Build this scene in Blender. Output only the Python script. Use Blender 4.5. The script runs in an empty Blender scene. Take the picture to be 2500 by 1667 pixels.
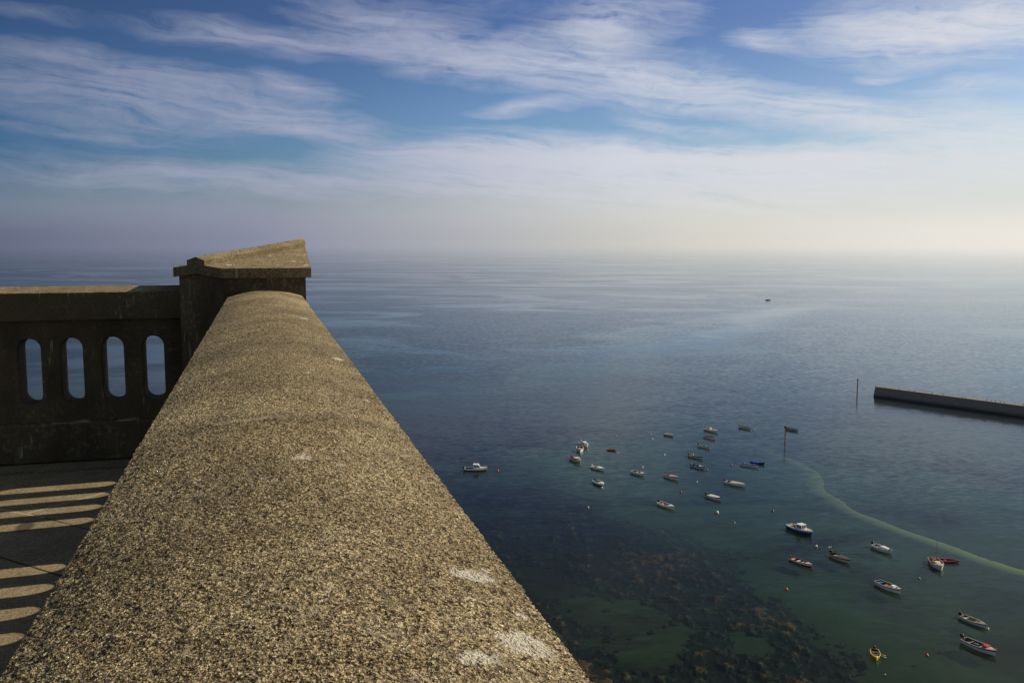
import bpy, bmesh, math, random
from mathutils import Vector, noise
R = math.radians
sc = bpy.context.scene
sc.view_settings.view_transform = 'Standard'; sc.view_settings.look = 'None'; sc.view_settings.exposure = 0; sc.view_settings.gamma = 1
col = sc.collection
random.seed(7)

# ------------------------------------------------------------------ constants
CAM_Z = 58.0                     # eye height above the sea (gallery of a tall tower)
WALL_AZ = -15.243                # compass direction of the near parapet, degrees from +Y
SUN_AZ, SUN_EL = 70.5, 27.6

# ------------------------------------------------------------------ node helpers
class NT:
    def __init__(self, tree):
        self.t = tree; self.n = tree.nodes; self.l = tree.links
    def new(self, typ, **kw):
        nd = self.n.new(typ)
        for k, v in kw.items(): setattr(nd, k, v)
        return nd
    def put(self, sock, v):
        if isinstance(v, bpy.types.NodeSocket): self.l.new(v, sock)
        elif v is not None: sock.default_value = v
    def math(self, op, a, b=None, c=None, clamp=False):
        nd = self.new('ShaderNodeMath', operation=op); nd.use_clamp = clamp
        self.put(nd.inputs[0], a)
        if b is not None: self.put(nd.inputs[1], b)
        if c is not None: self.put(nd.inputs[2], c)
        return nd.outputs[0]
    def vmath(self, op, a, b=None, scale=None):
        nd = self.new('ShaderNodeVectorMath', operation=op)
        self.put(nd.inputs[0], a)
        if b is not None: self.put(nd.inputs[1], b)
        if scale is not None: self.put(nd.inputs['Scale'], scale)
        return nd.outputs['Value'] if op in ('LENGTH', 'DOT_PRODUCT', 'DISTANCE') else nd.outputs[0]
    def noise(self, vec, scale=1, detail=3, rough=.55, dist=0, color=False):
        nd = self.new('ShaderNodeTexNoise')
        self.put(nd.inputs['Vector'], vec); self.put(nd.inputs['Scale'], scale)
        self.put(nd.inputs['Detail'], detail); self.put(nd.inputs['Roughness'], rough); self.put(nd.inputs['Distortion'], dist)
        return nd.outputs['Color'] if color else nd.outputs['Fac']
    def voronoi(self, vec, scale, feature='F1', rnd=1):
        nd = self.new('ShaderNodeTexVoronoi', feature=feature)
        self.put(nd.inputs['Vector'], vec); self.put(nd.inputs['Scale'], scale); self.put(nd.inputs['Randomness'], rnd)
        return nd
    def ramp(self, fac, stops, interp='LINEAR'):
        nd = self.new('ShaderNodeValToRGB'); cr = nd.color_ramp; cr.interpolation = interp
        while len(cr.elements) < len(stops): cr.elements.new(.5)
        for e, (p, c) in zip(cr.elements, stops):
            e.position = p
            e.color = (c, c, c, 1) if isinstance(c, (int, float)) else (*c, 1)
        self.put(nd.inputs[0], fac)
        return nd.outputs[0]
    def maprange(self, v, a, b, c=0, d=1, smooth=False):
        nd = self.new('ShaderNodeMapRange'); nd.clamp = True
        if smooth: nd.interpolation_type = 'SMOOTHSTEP'
        for i, x in enumerate((v, a, b, c, d)): self.put(nd.inputs[i], x)
        return nd.outputs[0]
    def mix(self, fac, a, b, blend='MIX'):
        nd = self.new('ShaderNodeMix', data_type='RGBA', blend_type=blend)
        self.put(nd.inputs[0], fac)
        for i, x in ((6, a), (7, b)):
            if isinstance(x, tuple) and len(x) == 3: x = (*x, 1)
            self.put(nd.inputs[i], x)
        return nd.outputs[2]
    def sep(self, v):
        nd = self.new('ShaderNodeSeparateXYZ'); self.put(nd.inputs[0], v); return nd.outputs
    def comb(self, x=0, y=0, z=0):
        nd = self.new('ShaderNodeCombineXYZ')
        for i, v in enumerate((x, y, z)): self.put(nd.inputs[i], v)
        return nd.outputs[0]

def material(name):
    m = bpy.data.materials.new(name); m.use_nodes = True
    m.node_tree.nodes.clear()
    t = NT(m.node_tree); out = t.new('ShaderNodeOutputMaterial')
    return m, t, out
def principled(t, out, color, rough=.6, normal=None, spec=.5, metallic=0):
    b = t.new('ShaderNodeBsdfPrincipled')
    t.put(b.inputs['Base Color'], (*color, 1) if isinstance(color, tuple) else color)
    t.put(b.inputs['Roughness'], rough); t.put(b.inputs['Specular IOR Level'], spec); t.put(b.inputs['Metallic'], metallic)
    if normal is not None: t.put(b.inputs['Normal'], normal)
    t.l.new(b.outputs[0], out.inputs[0])
    return b

# ------------------------------------------------------------------ materials
def granite(name, dark=0.0, sides=0, relief=0, spots=(), grain=330, joints=()):
    m, t, out = material(name)
    P = t.new('ShaderNodeTexCoord').outputs['Object']
    n1 = t.noise(P, grain, 2, .6)
    n2 = t.noise(P, grain * .6, 2, .65)
    n3 = t.noise(P, 9, 4, .6)
    n4 = t.noise(P, 1.7, 3, .5)
    Pd = t.vmath('ADD', P, t.vmath('SCALE', t.vmath('SUBTRACT', t.noise(P, grain * 1.2, 2, .6, color=True), (.5, .5, .5)), scale=.0022))
    v1 = t.voronoi(Pd, grain * 1.35); v2 = t.voronoi(Pd, grain * .62)
    r1 = t.sep(v1.outputs['Color'])[0]; r2 = t.sep(v2.outputs['Color'])[1]
    g = t.math('ADD', t.math('MULTIPLY', r1, .42), t.math('ADD', t.math('MULTIPLY', r2, .26), t.math('MULTIPLY', n2, .46)))
    g = t.math('ADD', g, t.math('MULTIPLY', t.math('SUBTRACT', n3, .5), .22))
    c = t.ramp(g, [(.27, (.014, .009, .005)), (.38, (.058, .039, .021)), (.5, (.18, .131, .068)), (.62, (.325, .255, .137)), (.74, (.51, .42, .245)), (.9, (.75, .66, .45))])
    blk = t.math('LESS_THAN', t.sep(v2.outputs['Color'])[2], .13)
    c = t.mix(t.math('MULTIPLY', blk, .75), c, (.018, .014, .009))
    stain = t.maprange(n4, .33, .68, .66, 1.16)
    if joints:                       # every block of the run has a tone of its own
        wn_ = t.new('ShaderNodeTexWhiteNoise', noise_dimensions='1D'); t.put(wn_.inputs['W'], t.math('FLOOR', t.math('DIVIDE', t.math('SUBTRACT', t.sep(P)[1], joints[0]), 1.44)))
        stain = t.math('MULTIPLY', stain, t.maprange(wn_.outputs['Value'], 0, 1, .84, 1.12))
        worn = t.noise(t.vmath('MULTIPLY', P, (5, 2.2, 1)), 1, 4, .6)
        stain = t.math('MULTIPLY', stain, t.maprange(worn, .36, .62, .78, 1.12))
    c = t.mix(1.0, c, t.comb(stain, stain, stain), 'MULTIPLY')
    if spots:
        wn = t.vmath('SCALE', t.vmath('SUBTRACT', t.noise(P, 38, 5, .75, color=True), (.5, .5, .5)), scale=.045)
        Pw = t.vmath('ADD', P, wn)
        acc = None
        for (x, y, z, r, st) in spots:
            d = t.vmath('LENGTH', t.vmath('MULTIPLY', t.vmath('SUBTRACT', Pw, (x, y, z)), (1, 1/st, .3)))
            f = t.maprange(d, r * .5, r * .66, 1, 0)
            acc = f if acc is None else t.math('MAXIMUM', acc, f)
        hole = t.maprange(t.noise(P, 170, 2, .6), .34, .42)
        acc = t.math('MULTIPLY', acc, t.math('MULTIPLY', hole, .95))
        c = t.mix(acc, c, t.mix(t.noise(P, 240, 2, .5), (.42, .385, .32), (.68, .64, .56)))
    for jy in joints:
        jd = t.math('ABSOLUTE', t.math('ADD', t.math('SUBTRACT', t.sep(P)[1], jy), t.math('MULTIPLY', t.math('SUBTRACT', t.noise(P, 14, 3), .5), .03)))
        c = t.mix(t.math('MULTIPLY', t.maprange(jd, .007, .02, 1, 0), t.math('MULTIPLY', t.maprange(t.noise(P, 7, 3), .38, .55), .8)), c, (.56, .48, .32))
        c = t.mix(t.math('MULTIPLY', t.maprange(jd, .008, .06, 1, 0), .3), c, (.03, .024, .014))
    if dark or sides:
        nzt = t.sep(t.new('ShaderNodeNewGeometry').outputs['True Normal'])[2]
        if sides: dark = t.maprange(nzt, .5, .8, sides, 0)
        # upright and shaded faces get their shade as darker colour; pale drips of lime
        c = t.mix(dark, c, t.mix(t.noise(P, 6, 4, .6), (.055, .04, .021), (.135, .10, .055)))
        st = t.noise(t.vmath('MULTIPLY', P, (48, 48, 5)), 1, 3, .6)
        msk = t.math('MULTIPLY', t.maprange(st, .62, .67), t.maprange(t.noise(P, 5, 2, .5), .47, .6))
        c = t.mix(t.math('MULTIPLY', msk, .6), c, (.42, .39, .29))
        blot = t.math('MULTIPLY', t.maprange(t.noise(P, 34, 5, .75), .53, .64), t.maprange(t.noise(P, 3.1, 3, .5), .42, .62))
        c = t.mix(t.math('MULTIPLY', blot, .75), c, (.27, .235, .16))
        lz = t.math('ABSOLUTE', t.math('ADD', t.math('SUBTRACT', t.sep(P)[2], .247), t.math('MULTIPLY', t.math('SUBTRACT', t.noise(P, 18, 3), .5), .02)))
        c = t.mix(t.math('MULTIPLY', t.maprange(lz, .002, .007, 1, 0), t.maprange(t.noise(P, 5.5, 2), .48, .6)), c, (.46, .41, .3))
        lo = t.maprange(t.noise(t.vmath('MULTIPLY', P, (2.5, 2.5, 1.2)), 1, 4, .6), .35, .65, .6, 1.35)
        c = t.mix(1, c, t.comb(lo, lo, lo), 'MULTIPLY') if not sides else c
    h = t.math('ADD', t.math('MULTIPLY', n1, .5), t.math('ADD', t.math('MULTIPLY', n2, .8), t.math('ADD', t.math('MULTIPLY', r1, .35), t.math('MULTIPLY', r2, .35))))
    h = t.math('ADD', h, t.math('MULTIPLY', n3, .9))
    b = t.new('ShaderNodeBump'); b.inputs['Strength'].default_value = 1; b.inputs['Distance'].default_value = (.7 if relief else 1.25) / grain
    t.put(b.inputs['Height'], h)
    principled(t, out, c, .85, b.outputs[0], .25)
    if relief:                      # real grain: the crystals stand proud and the pits between them fall into shade
        n5 = t.noise(P, grain * .27, 2, .6)
        hd = t.math('ADD', t.math('MULTIPLY', t.math('SUBTRACT', n2, .5), .0075), t.math('MULTIPLY', t.math('SUBTRACT', n5, .5), .0060))
        dn = t.new('ShaderNodeDisplacement'); dn.inputs['Midlevel'].default_value = 0; dn.inputs['Scale'].default_value = relief
        t.put(dn.inputs['Height'], hd); t.l.new(dn.outputs[0], out.inputs['Displacement'])
        m.displacement_method = 'BOTH'
    return m

paints = {}
def paint(rgb, rough=.45, vary=.25):
    key = (rgb, rough)
    if key in paints: return paints[key]
    m, t, out = material('paint_%d' % len(paints))
    P = t.new('ShaderNodeTexCoord').outputs['Object']
    n = t.noise(P, 5, 4, .65)
    f = t.maprange(n, .3, .7, 1 - vary, 1.05)
    c = t.mix(1, (*rgb, 1), t.comb(f, f, f), 'MULTIPLY')
    st = t.noise(t.vmath('MULTIPLY', P, (3, 3, .6)), 2, 3, .6)
    c = t.mix(t.maprange(st, .58, .75, 0, .35), c, (.18, .15, .1))
    principled(t, out, c, rough)
    paints[key] = m
    return m
WHITE = (.86, .85, .82); CREAM = (.66, .6, .46); BLACK = (.012, .012, .014); NAVY = (.015, .03, .11)
BLUE = (.025, .07, .3); RED = (.5, .035, .03); WOOD = (.22, .12, .055); DARK = (.035, .032, .03); GREY = (.3, .31, .33)
GREEN = (.02, .07, .04); ORANGE = (.75, .12, .03); YELLOW = (.7, .5, .03); PINK = (.5, .1, .14); GLASS = (.02, .03, .035)

# ------------------------------------------------------------------ object helpers
def link(o, parent=None):
    col.objects.link(o)
    if parent: o.parent = parent
    return o
def mesh(name, verts, faces, mat, parent=None, smooth=False, loc=None):
    me = bpy.data.meshes.new(name); me.from_pydata([tuple(v) for v in verts], [], faces); me.update()
    if isinstance(mat, (list, tuple)):
        for x in mat: me.materials.append(x)
    else: me.materials.append(mat)
    if smooth: me.polygons.foreach_set('use_smooth', [True] * len(me.polygons))
    o = link(bpy.data.objects.new(name, me), parent)
    if loc is not None: o.location = loc
    return o
def tag(o, label=None, cat=None, group=None, kind=None):
    if label: o['label'] = label
    if cat: o['category'] = cat
    if group: o['group'] = group
    if kind: o['kind'] = kind
    return o
def empty(name, loc, rz=0):
    o = link(bpy.data.objects.new(name, None)); o.empty_display_size = .2
    o.location = loc; o.rotation_euler = (0, 0, rz); return o
class MB:
    def __init__(self): self.v = []; self.f = []
    def add(self, vs, fs):
        k = len(self.v); self.v += [tuple(v) for v in vs]; self.f += [tuple(i + k for i in f) for f in fs]
    def box(self, c, s, taper=1.0, rz=0):
        x, y, z = c; a, b, h = s[0] / 2, s[1] / 2, s[2] / 2
        vs = []
        for dz, q in ((-h, 1), (h, taper)):
            for dx, dy in ((-a, -b), (a, -b), (a, b), (-a, b)):
                px, py = dx * q, dy * q
                vs.append((x + px * math.cos(rz) - py * math.sin(rz), y + px * math.sin(rz) + py * math.cos(rz), z + dz))
        self.add(vs, [(3, 2, 1, 0), (4, 5, 6, 7), (0, 1, 5, 4), (1, 2, 6, 5), (2, 3, 7, 6), (3, 0, 4, 7)])
    def tube(self, pts, r, n=8):
        rings = []
        for i, p in enumerate(pts):
            p = Vector(p); a = Vector(pts[max(i - 1, 0)]); b = Vector(pts[min(i + 1, len(pts) - 1)])
            d = (b - a).normalized(); u = d.orthogonal().normalized(); w = d.cross(u)
            rr = r[i] if isinstance(r, (list, tuple)) else r
            rings.append([p + (u * math.cos(k * 2 * math.pi / n) + w * math.sin(k * 2 * math.pi / n)) * rr for k in range(n)])
        vs = [q for ring in rings for q in ring]; fs = []
        for i in range(len(rings) - 1):
            for k in range(n):
                fs.append((i * n + k, i * n + (k + 1) % n, (i + 1) * n + (k + 1) % n, (i + 1) * n + k))
        fs += [tuple(range(n))[::-1], tuple(range((len(rings) - 1) * n, len(rings) * n))]
        self.add(vs, fs)
    def lathe(self, prof, c=(0, 0, 0), n=14):
        vs = []; fs = []
        for (r, z) in prof:
            for k in range(n): vs.append((c[0] + r * math.cos(k * 2 * math.pi / n), c[1] + r * math.sin(k * 2 * math.pi / n), c[2] + z))
        for i in range(len(prof) - 1):
            for k in range(n): fs.append((i * n + k, i * n + (k + 1) % n, (i + 1) * n + (k + 1) % n, (i + 1) * n + k))
        fs += [tuple(range(n))[::-1], tuple(range((len(prof) - 1) * n, len(prof) * n))]
        self.add(vs, fs)
    def build(self, name, mat, parent=None, smooth=False):
        return mesh(name, self.v, self.f, mat, parent, smooth)

# ------------------------------------------------------------------ camera
cam = bpy.data.cameras.new('camera'); cam.sensor_width = 36; cam.lens = 36 * 2233.2 / 2500
cam.clip_start = .05; cam.clip_end = 60000
co = link(bpy.data.objects.new('camera', cam)); co.location = (0, 0, CAM_Z)
co.rotation_euler = (R(90) - math.atan((833.5 - 589.36) / 2233.2), 0, 0)
sc.camera = co

# ------------------------------------------------------------------ sun
sd = Vector((math.sin(R(SUN_AZ)) * math.cos(R(SUN_EL)), math.cos(R(SUN_AZ)) * math.cos(R(SUN_EL)), math.sin(R(SUN_EL))))
sl = bpy.data.lights.new('sun', 'SUN'); sl.energy = 5.1; sl.angle = R(.5); sl.color = (1, .87, .66)
so = link(bpy.data.objects.new('sun', sl)); so.rotation_euler = sd.to_track_quat('Z', 'Y').to_euler(); so.location = (60, 20, 120)

# ------------------------------------------------------------------ sky (world)
w = bpy.data.worlds.new('World'); sc.world = w; w.use_nodes = True
w.node_tree.nodes.clear(); t = NT(w.node_tree)
SKY_S = .1
def azel(u, v):                  # where a spot of the photograph lies on the sky, degrees
    p = math.atan((833.5 - 589.36) / 2233.2); a = (u - 1250) / 2233.2; b = -(v - 833.5) / 2233.2
    d = Vector((a, math.cos(p) + b * math.sin(p), -math.sin(p) + b * math.cos(p))).normalized()
    return math.degrees(math.atan2(d.x, d.y)), math.degrees(math.asin(d.z))
D = t.new('ShaderNodeTexCoord').outputs['Generated']
dx, dy, dz = t.sep(D)
dzc = t.math('MAXIMUM', dz, .004)
sky = t.new('ShaderNodeTexSky', sky_type='NISHITA'); sky.sun_disc = False
sky.sun_elevation = R(SUN_EL); sky.sun_rotation = R(SUN_AZ); sky.altitude = 60
sky.air_density = 1.0; sky.dust_density = 1.6; sky.ozone_density = 2.2
t.put(sky.inputs['Vector'], t.comb(dx, dy, dzc))
az = t.math('MULTIPLY', t.math('ARCTAN2', dx, dy), 180 / math.pi)
el = t.math('MULTIPLY', t.math('ARCSINE', dzc), 180 / math.pi)
S = t.comb(az, el, 0)
# wind-combed warp and fibres
wv = t.vmath('SUBTRACT', t.noise(t.vmath('MULTIPLY', S, (.13, .40, 1)), 1, 3, .5, color=True), (.5, .5, .5))
Sw = t.vmath('ADD', S, t.vmath('MULTIPLY', wv, (5.5, 2.0, 0)))
streaks = [  # cx, cy, half length, half thickness (pixels of the photo), tilt, strength
 (650,95,400,38,2,.75),(1150,150,360,60,8,.95),(1560,190,330,75,6,1.0),(1960,270,320,55,10,.85),(2350,320,300,75,8,.85),
 (900,45,300,48,4,.62),(1480,65,300,60,-7,.72),(1850,95,120,32,12,.55),(2260,75,380,85,4,1.0),(2480,40,260,60,0,.6),
 (250,225,460,85,5,.8),(720,285,330,48,10,.85),(180,130,320,32,2,.42),(750,205,160,30,12,.7),(700,312,330,18,4,.6),
 (170,320,270,13,4,.42),(1270,260,190,17,-2,.6),(1650,305,220,18,8,.62),(1450,398,760,58,1,1.5),(1300,372,560,24,0,1.2),(1850,385,400,36,2,1.0),(700,455,600,30,1,.6),(1950,475,900,95,1,1.3),(1200,470,600,40,1,.7),(1050,440,700,36,2,.55),
 (2000,460,650,80,2,.6),(320,425,560,46,2,.55),(450,432,80,28,14,.4),(2110,185,100,13,2,.45),(2370,210,230,16,3,.45),
 (80,45,160,18,2,.35),(1350,330,500,26,3,.35),(500,190,300,30,3,.35),(2300,400,400,40,2,.35)]
acc = None
for (cx, cy, ha, hb, tilt, s) in streaks:
    a0, e0 = azel(cx, cy); k = 1 / 39.0
    mp = t.new('ShaderNodeMapping', vector_type='TEXTURE')
    t.put(mp.inputs['Vector'], Sw)
    mp.inputs['Location'].default_value = (a0, e0, 0); mp.inputs['Rotation'].default_value = (0, 0, R(-tilt)); mp.inputs['Scale'].default_value = (ha * k, hb * k * 1.25, 1)
    g = t.new('ShaderNodeTexGradient', gradient_type='QUADRATIC_SPHERE'); t.put(g.inputs[0], mp.outputs[0])
    f = t.math('MULTIPLY', t.math('POWER', g.outputs['Fac'], .62), s)
    acc = f if acc is None else t.math('ADD', acc, f)
# faint cirrus everywhere else (also behind the viewer, so the sea has something to mirror)
thin = t.maprange(t.noise(t.vmath('MULTIPLY', Sw, (.045, .13, 1)), 1, 5, .6), .45, .75, 0, .5)
outside = t.maprange(t.math('MAXIMUM', t.math('SUBTRACT', t.math('ABSOLUTE', az), 30), t.math('SUBTRACT', el, 14)), -1, 4)
acc = t.math('ADD', acc, t.math('MULTIPLY', thin, t.maprange(outside, 0, 1, .35, 1)))
Sr = t.comb(az, t.math('ADD', t.sep(Sw)[1], t.math('MULTIPLY', az, .11)), 0)
fib = t.noise(t.vmath('MULTIPLY', Sr, (.15, .9, 1)), 1, 5, .55, .7)
fib2 = t.noise(t.vmath('MULTIPLY', Sw, (.5, 1.35, 1)), 1, 6, .6, 1.0)
fib3 = t.noise(t.vmath('MULTIPLY', Sr, (.12, 2.6, 1)), 1, 5, .55, .5)
fib4 = t.noise(t.vmath('MULTIPLY', Sw, (.8, 2.6, 1)), 1, 6, .62, .6)
tex = t.math('ADD', t.math('ADD', t.math('MULTIPLY', fib, .36), t.math('MULTIPLY', fib2, .18)), t.math('ADD', t.math('MULTIPLY', fib3, .30), t.math('MULTIPLY', fib4, .16)))
cl = t.math('MULTIPLY', acc, t.maprange(tex, .37, .62, .16, 1.65))
cl = t.math('MULTIPLY', t.math('SUBTRACT', 1, t.math('EXPONENT', t.math('MULTIPLY', t.math('MAXIMUM', t.math('SUBTRACT', cl, .05), 0), -1.55))), .97)
right = t.maprange(az, -32, 32)
wide = t.maprange(t.math('ABSOLUTE', t.math('SUBTRACT', az, SUN_AZ)), 0, 180, 1, 0)
# darker, deeper blue away from the sun
gtop = t.ramp(right, [(0, (.17, .27, .44)), (.5, (.40, .50, .80)), (1, (.50, .62, .86))])
glow = t.ramp(right, [(0, (.18, .36, .66)), (.5, (.66, .90, 1.2)), (1, (.92, 1.0, 1.1))])
gr = t.mix(t.maprange(el, 5, 13), glow, gtop)
gr = t.mix(t.maprange(el, 15, 22), gr, (.42, .42, .38))
gr = t.mix(t.maprange(t.math('ABSOLUTE', az), 38, 70), gr, (.56, .55, .52))
skyc = t.mix(1, sky.outputs[0], gr, 'MULTIPLY')
skyc = t.vmath('SCALE', skyc, scale=SKY_S)
# the long flat bank low over the sea, its upper edge crisp
top = t.math('ADD', t.math('MULTIPLY_ADD', az, -.016, 5.55), t.math('ADD', t.math('MULTIPLY', t.math('SUBTRACT', t.noise(t.comb(az, 3, 0), .16, 3, .5), .5), .8), t.math('MULTIPLY', t.math('SUBTRACT', t.noise(t.comb(az, el, 0), 1.3, 4, .6), .5), .28)))
bank = t.math('MULTIPLY', t.maprange(t.math('SUBTRACT', top, el), 0, .42, 0, 1, True), t.maprange(el, 3.2, 5.0, .35, 1))
bank = t.math('MULTIPLY', bank, t.math('MULTIPLY', t.maprange(az, -13, -2, 0, 1, True), t.maprange(az, 17, 26, 1, .5, True)))
bank = t.math('MULTIPLY', bank, t.maprange(fib3, .3, .6, .62, .95))
cl = t.math('SUBTRACT', 1, t.math('MULTIPLY', t.math('SUBTRACT', 1, cl), t.math('SUBTRACT', 1, bank)))
cloudc = t.ramp(right, [(0, (.26, .295, .395)), (.35, (.42, .445, .57)), (.6, (.64, .66, .735)), (1, (.74, .75, .77))])
c = t.mix(cl, skyc, cloudc)
# mist low over the sea
hz = t.maprange(el, .6, 4.9, .95, 0, True)
hz0 = t.ramp(right, [(0, (.115, .135, .205)), (.25, (.25, .265, .365)), (.48, (.46, .465, .49)), (.68, (.68, .66, .59)), (.9, (.83, .80, .735)), (1, (.88, .83, .75))])
hz1 = t.ramp(right, [(0, (.195, .245, .33)), (.28, (.33, .355, .435)), (.52, (.60, .60, .60)), (.68, (.71, .71, .68)), (1, (.72, .73, .70))])
c = t.mix(hz, c, t.mix(t.maprange(el, .1, 2.6, 0, 1, True), hz0, hz1))
bg = t.new('ShaderNodeBackground'); t.put(bg.inputs[0], c); bg.inputs[1].default_value = 1.0
# the colours above are final radiances; the Sky Texture itself enters at strength SKY_S
wo = t.new('ShaderNodeOutputWorld'); t.l.new(bg.outputs[0], wo.inputs[0])

# ------------------------------------------------------------------ sea surface
m, t, out = material('sea_water')
geo = t.new('ShaderNodeNewGeometry'); P = geo.outputs['Position']
px, py, pz = t.sep(P); r = t.vmath('LENGTH', t.comb(px, py, 0))
ripA = t.vmath('SUBTRACT', t.noise(t.vmath('MULTIPLY', P, (.42, 1.15, 1)), 1, 4, .62, .3, color=True), (.5, .5, .5))
ripB = t.vmath('SUBTRACT', t.noise(t.vmath('MULTIPLY', P, (.05, .16, 1)), 1, 2, .5, .4, color=True), (.5, .5, .5))
big = t.noise(t.vmath('MULTIPLY', P, (.0048, .0085, 1)), 1, 4, .55, 1.6)
lw = t.vmath('SUBTRACT', t.noise(t.vmath('MULTIPLY', P, (.0011, .0021, 1)), 1, 3, .55, color=True), (.5, .5, .5))
lane = t.noise(t.vmath('ADD', t.vmath('MULTIPLY', P, (.0007, .0105, 1)), t.vmath('MULTIPLY', lw, (0, 5.5, 0))), 1, 3, .55, .4)
far = t.maprange(py, 650, 1050)
near = t.maprange(py, 300, 420)
warp = t.math('MULTIPLY', t.math('SUBTRACT', t.noise(t.vmath('MULTIPLY', P, (.006, .006, 1)), 1, 3, .5), .5), 150)
ds = t.math('ABSOLUTE', t.math('ADD', t.math('SUBTRACT', px, t.math('MULTIPLY_ADD', py, .545, -190)), warp))
sband = t.math('MULTIPLY', t.maprange(ds, 4, 46, 1, 0, True), t.math('MULTIPLY', t.maprange(py, 380, 520), t.maprange(py, 780, 900, 1, 0)))
s1 = t.math('MULTIPLY', t.maprange(big, .49, .62, 0, 1, True), near)
s2 = t.math('MULTIPLY', t.maprange(lane, .44, .64, 0, .8, True), t.math('MULTIPLY', far, t.maprange(t.noise(t.vmath('MULTIPLY', P, (.0028, .0035, 1)), 1, 4, .6, 1.0), .36, .60)))
slick = t.math('MAXIMUM', t.math('MULTIPLY', s1, .6), t.math('MAXIMUM', s2, sband))
amp = t.math('MULTIPLY', t.maprange(r, 220, 520, .105, .21), t.maprange(slick, 0, 1, 1, .12))
nv = t.vmath('ADD', t.vmath('SCALE', ripA, scale=amp), t.vmath('SCALE', ripB, scale=.022))
nx, ny, nz = t.sep(nv)
N = t.vmath('NORMALIZE', t.comb(nx, ny, 1))
cosv = t.math('ABSOLUTE', t.vmath('DOT_PRODUCT', N, geo.outputs['Incoming']))
fres = t.math('MULTIPLY_ADD', t.math('POWER', t.math('SUBTRACT', 1, cosv, None, True), 5.3), .98, .02)
gl = t.new('ShaderNodeBsdfGlossy'); gl.distribution = 'GGX'; rr_ = t.maprange(t.math('DIVIDE', px, py), -.45, .45, .54, 1.0)  # silvery sheen put into the reflection colour, growing towards the right
refl = t.maprange(slick, 0, 1, rr_, 1.0)
refl = t.mix(t.maprange(r, 200, 420), (.84, .84, .84), t.comb(refl, refl, refl))
t.put(gl.inputs['Color'], t.mix(1, t.mix(t.maprange(r, 150, 700), (.92, .92, .84), (.85, .90, .93)), refl, 'MULTIPLY')); t.put(gl.inputs['Roughness'], t.maprange(slick, 0, 1, .14, .08)); t.put(gl.inputs['Normal'], N)
tr = t.new('ShaderNodeBsdfTransparent'); tr.inputs[0].default_value = (.46, .62, .545, 1)
bd = t.new('ShaderNodeBsdfDiffuse')
patch = t.noise(t.vmath('MULTIPLY', P, (.012, .02, 1)), 1, 4, .6, .8)
harb = t.math('MULTIPLY', t.maprange(r, 235, 330, 1, 0), t.maprange(t.math('SUBTRACT', px, t.math('MULTIPLY_ADD', py, -.465, 110.4)), -8, 8))
t.put(bd.inputs[0], t.mix(t.math('MAXIMUM', t.math('MULTIPLY', harb, t.maprange(patch, .35, .5)), t.math('MULTIPLY', t.maprange(patch, .48, .64), .6)), t.mix(t.maprange(r, 215, 300), (.008, .010, .014), (.019, .024, .031)), (.040, .084, .069)))
deep = t.maprange(r, 115, 345, .16, 1.0)
under = t.new('ShaderNodeMixShader'); t.put(under.inputs[0], deep); t.l.new(tr.outputs[0], under.inputs[1]); t.l.new(bd.outputs[0], under.inputs[2])
mx = t.new('ShaderNodeMixShader'); t.put(mx.inputs[0], fres); t.l.new(under.outputs[0], mx.inputs[1]); t.l.new(gl.outputs[0], mx.inputs[2])
# sea mist: the water thins out into the mist with distance offshore
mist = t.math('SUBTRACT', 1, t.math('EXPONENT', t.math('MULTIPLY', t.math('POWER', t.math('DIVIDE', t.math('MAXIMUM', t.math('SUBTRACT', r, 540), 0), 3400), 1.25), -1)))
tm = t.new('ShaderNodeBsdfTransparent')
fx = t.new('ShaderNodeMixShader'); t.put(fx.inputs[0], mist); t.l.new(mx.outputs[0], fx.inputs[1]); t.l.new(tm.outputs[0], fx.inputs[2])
t.l.new(fx.outputs[0], out.inputs[0])
SEA = m
ys = [-400, 0, 60, 100, 150, 200, 250, 300, 400, 500, 650, 800, 1000, 1500, 2500, 4000, 7000, 14000]
xs = [-14000, -5000, -1500, -500, -150, 0, 150, 500, 1500, 5000, 14000]
vs = [(x, y, 0) for y in ys for x in xs]; nx_ = len(xs)
fs = [(j * nx_ + i, j * nx_ + i + 1, (j + 1) * nx_ + i + 1, (j + 1) * nx_ + i) for j in range(len(ys) - 1) for i in range(nx_ - 1)]
tag(mesh('sea', vs, fs, SEA), 'calm blue green sea reaching to a misty horizon', kind='structure')

# ------------------------------------------------------------------ seabed, weed, causeway
def inpoly(x, y, poly):
    c = False; j = len(poly) - 1
    for i in range(len(poly)):
        xi, yi = poly[i]; xj, yj = poly[j]
        if (yi > y) != (yj > y) and x < (xj - xi) * (y - yi) / (yj - yi) + xi: c = not c
        j = i
    return c
def polydist(x, y, poly):
    best = 1e9
    for i in range(len(poly)):
        ax, ay = poly[i]; bx, by = poly[(i + 1) % len(poly)]
        dx_, dy_ = bx - ax, by - ay
        k = max(0, min(1, ((x - ax) * dx_ + (y - ay) * dy_) / (dx_ * dx_ + dy_ * dy_)))
        best = min(best, math.hypot(x - ax - k * dx_, y - ay - k * dy_))
    return best if inpoly(x, y, poly) else -best
WEED = [(-40, 235), (-6.6, 206.8), (15.9, 203.5), (26.9, 188.4), (35, 176.5), (41, 160.7), (42.7, 145.7), (45.1, 136.1), (44.2, 127.6), (40.3, 112), (2.7, 100), (-60, 100)]
SANDS = [[(1.1, 161.7), (5.9, 158.7), (11.9, 151), (8.8, 145.7), (3.5, 151)], [(8.2, 147.4), (21, 145.7), (22.7, 139.1), (18, 133.1), (9.6, 137.6)],
         [(9.8, 131.7), (18.7, 128.9), (24.9, 133.1), (22.8, 125), (16.3, 120.1), (11.1, 125)], [(34.2, 133.1), (38.2, 131.7), (36.1, 126.3), (33.4, 127.6)]]
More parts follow.
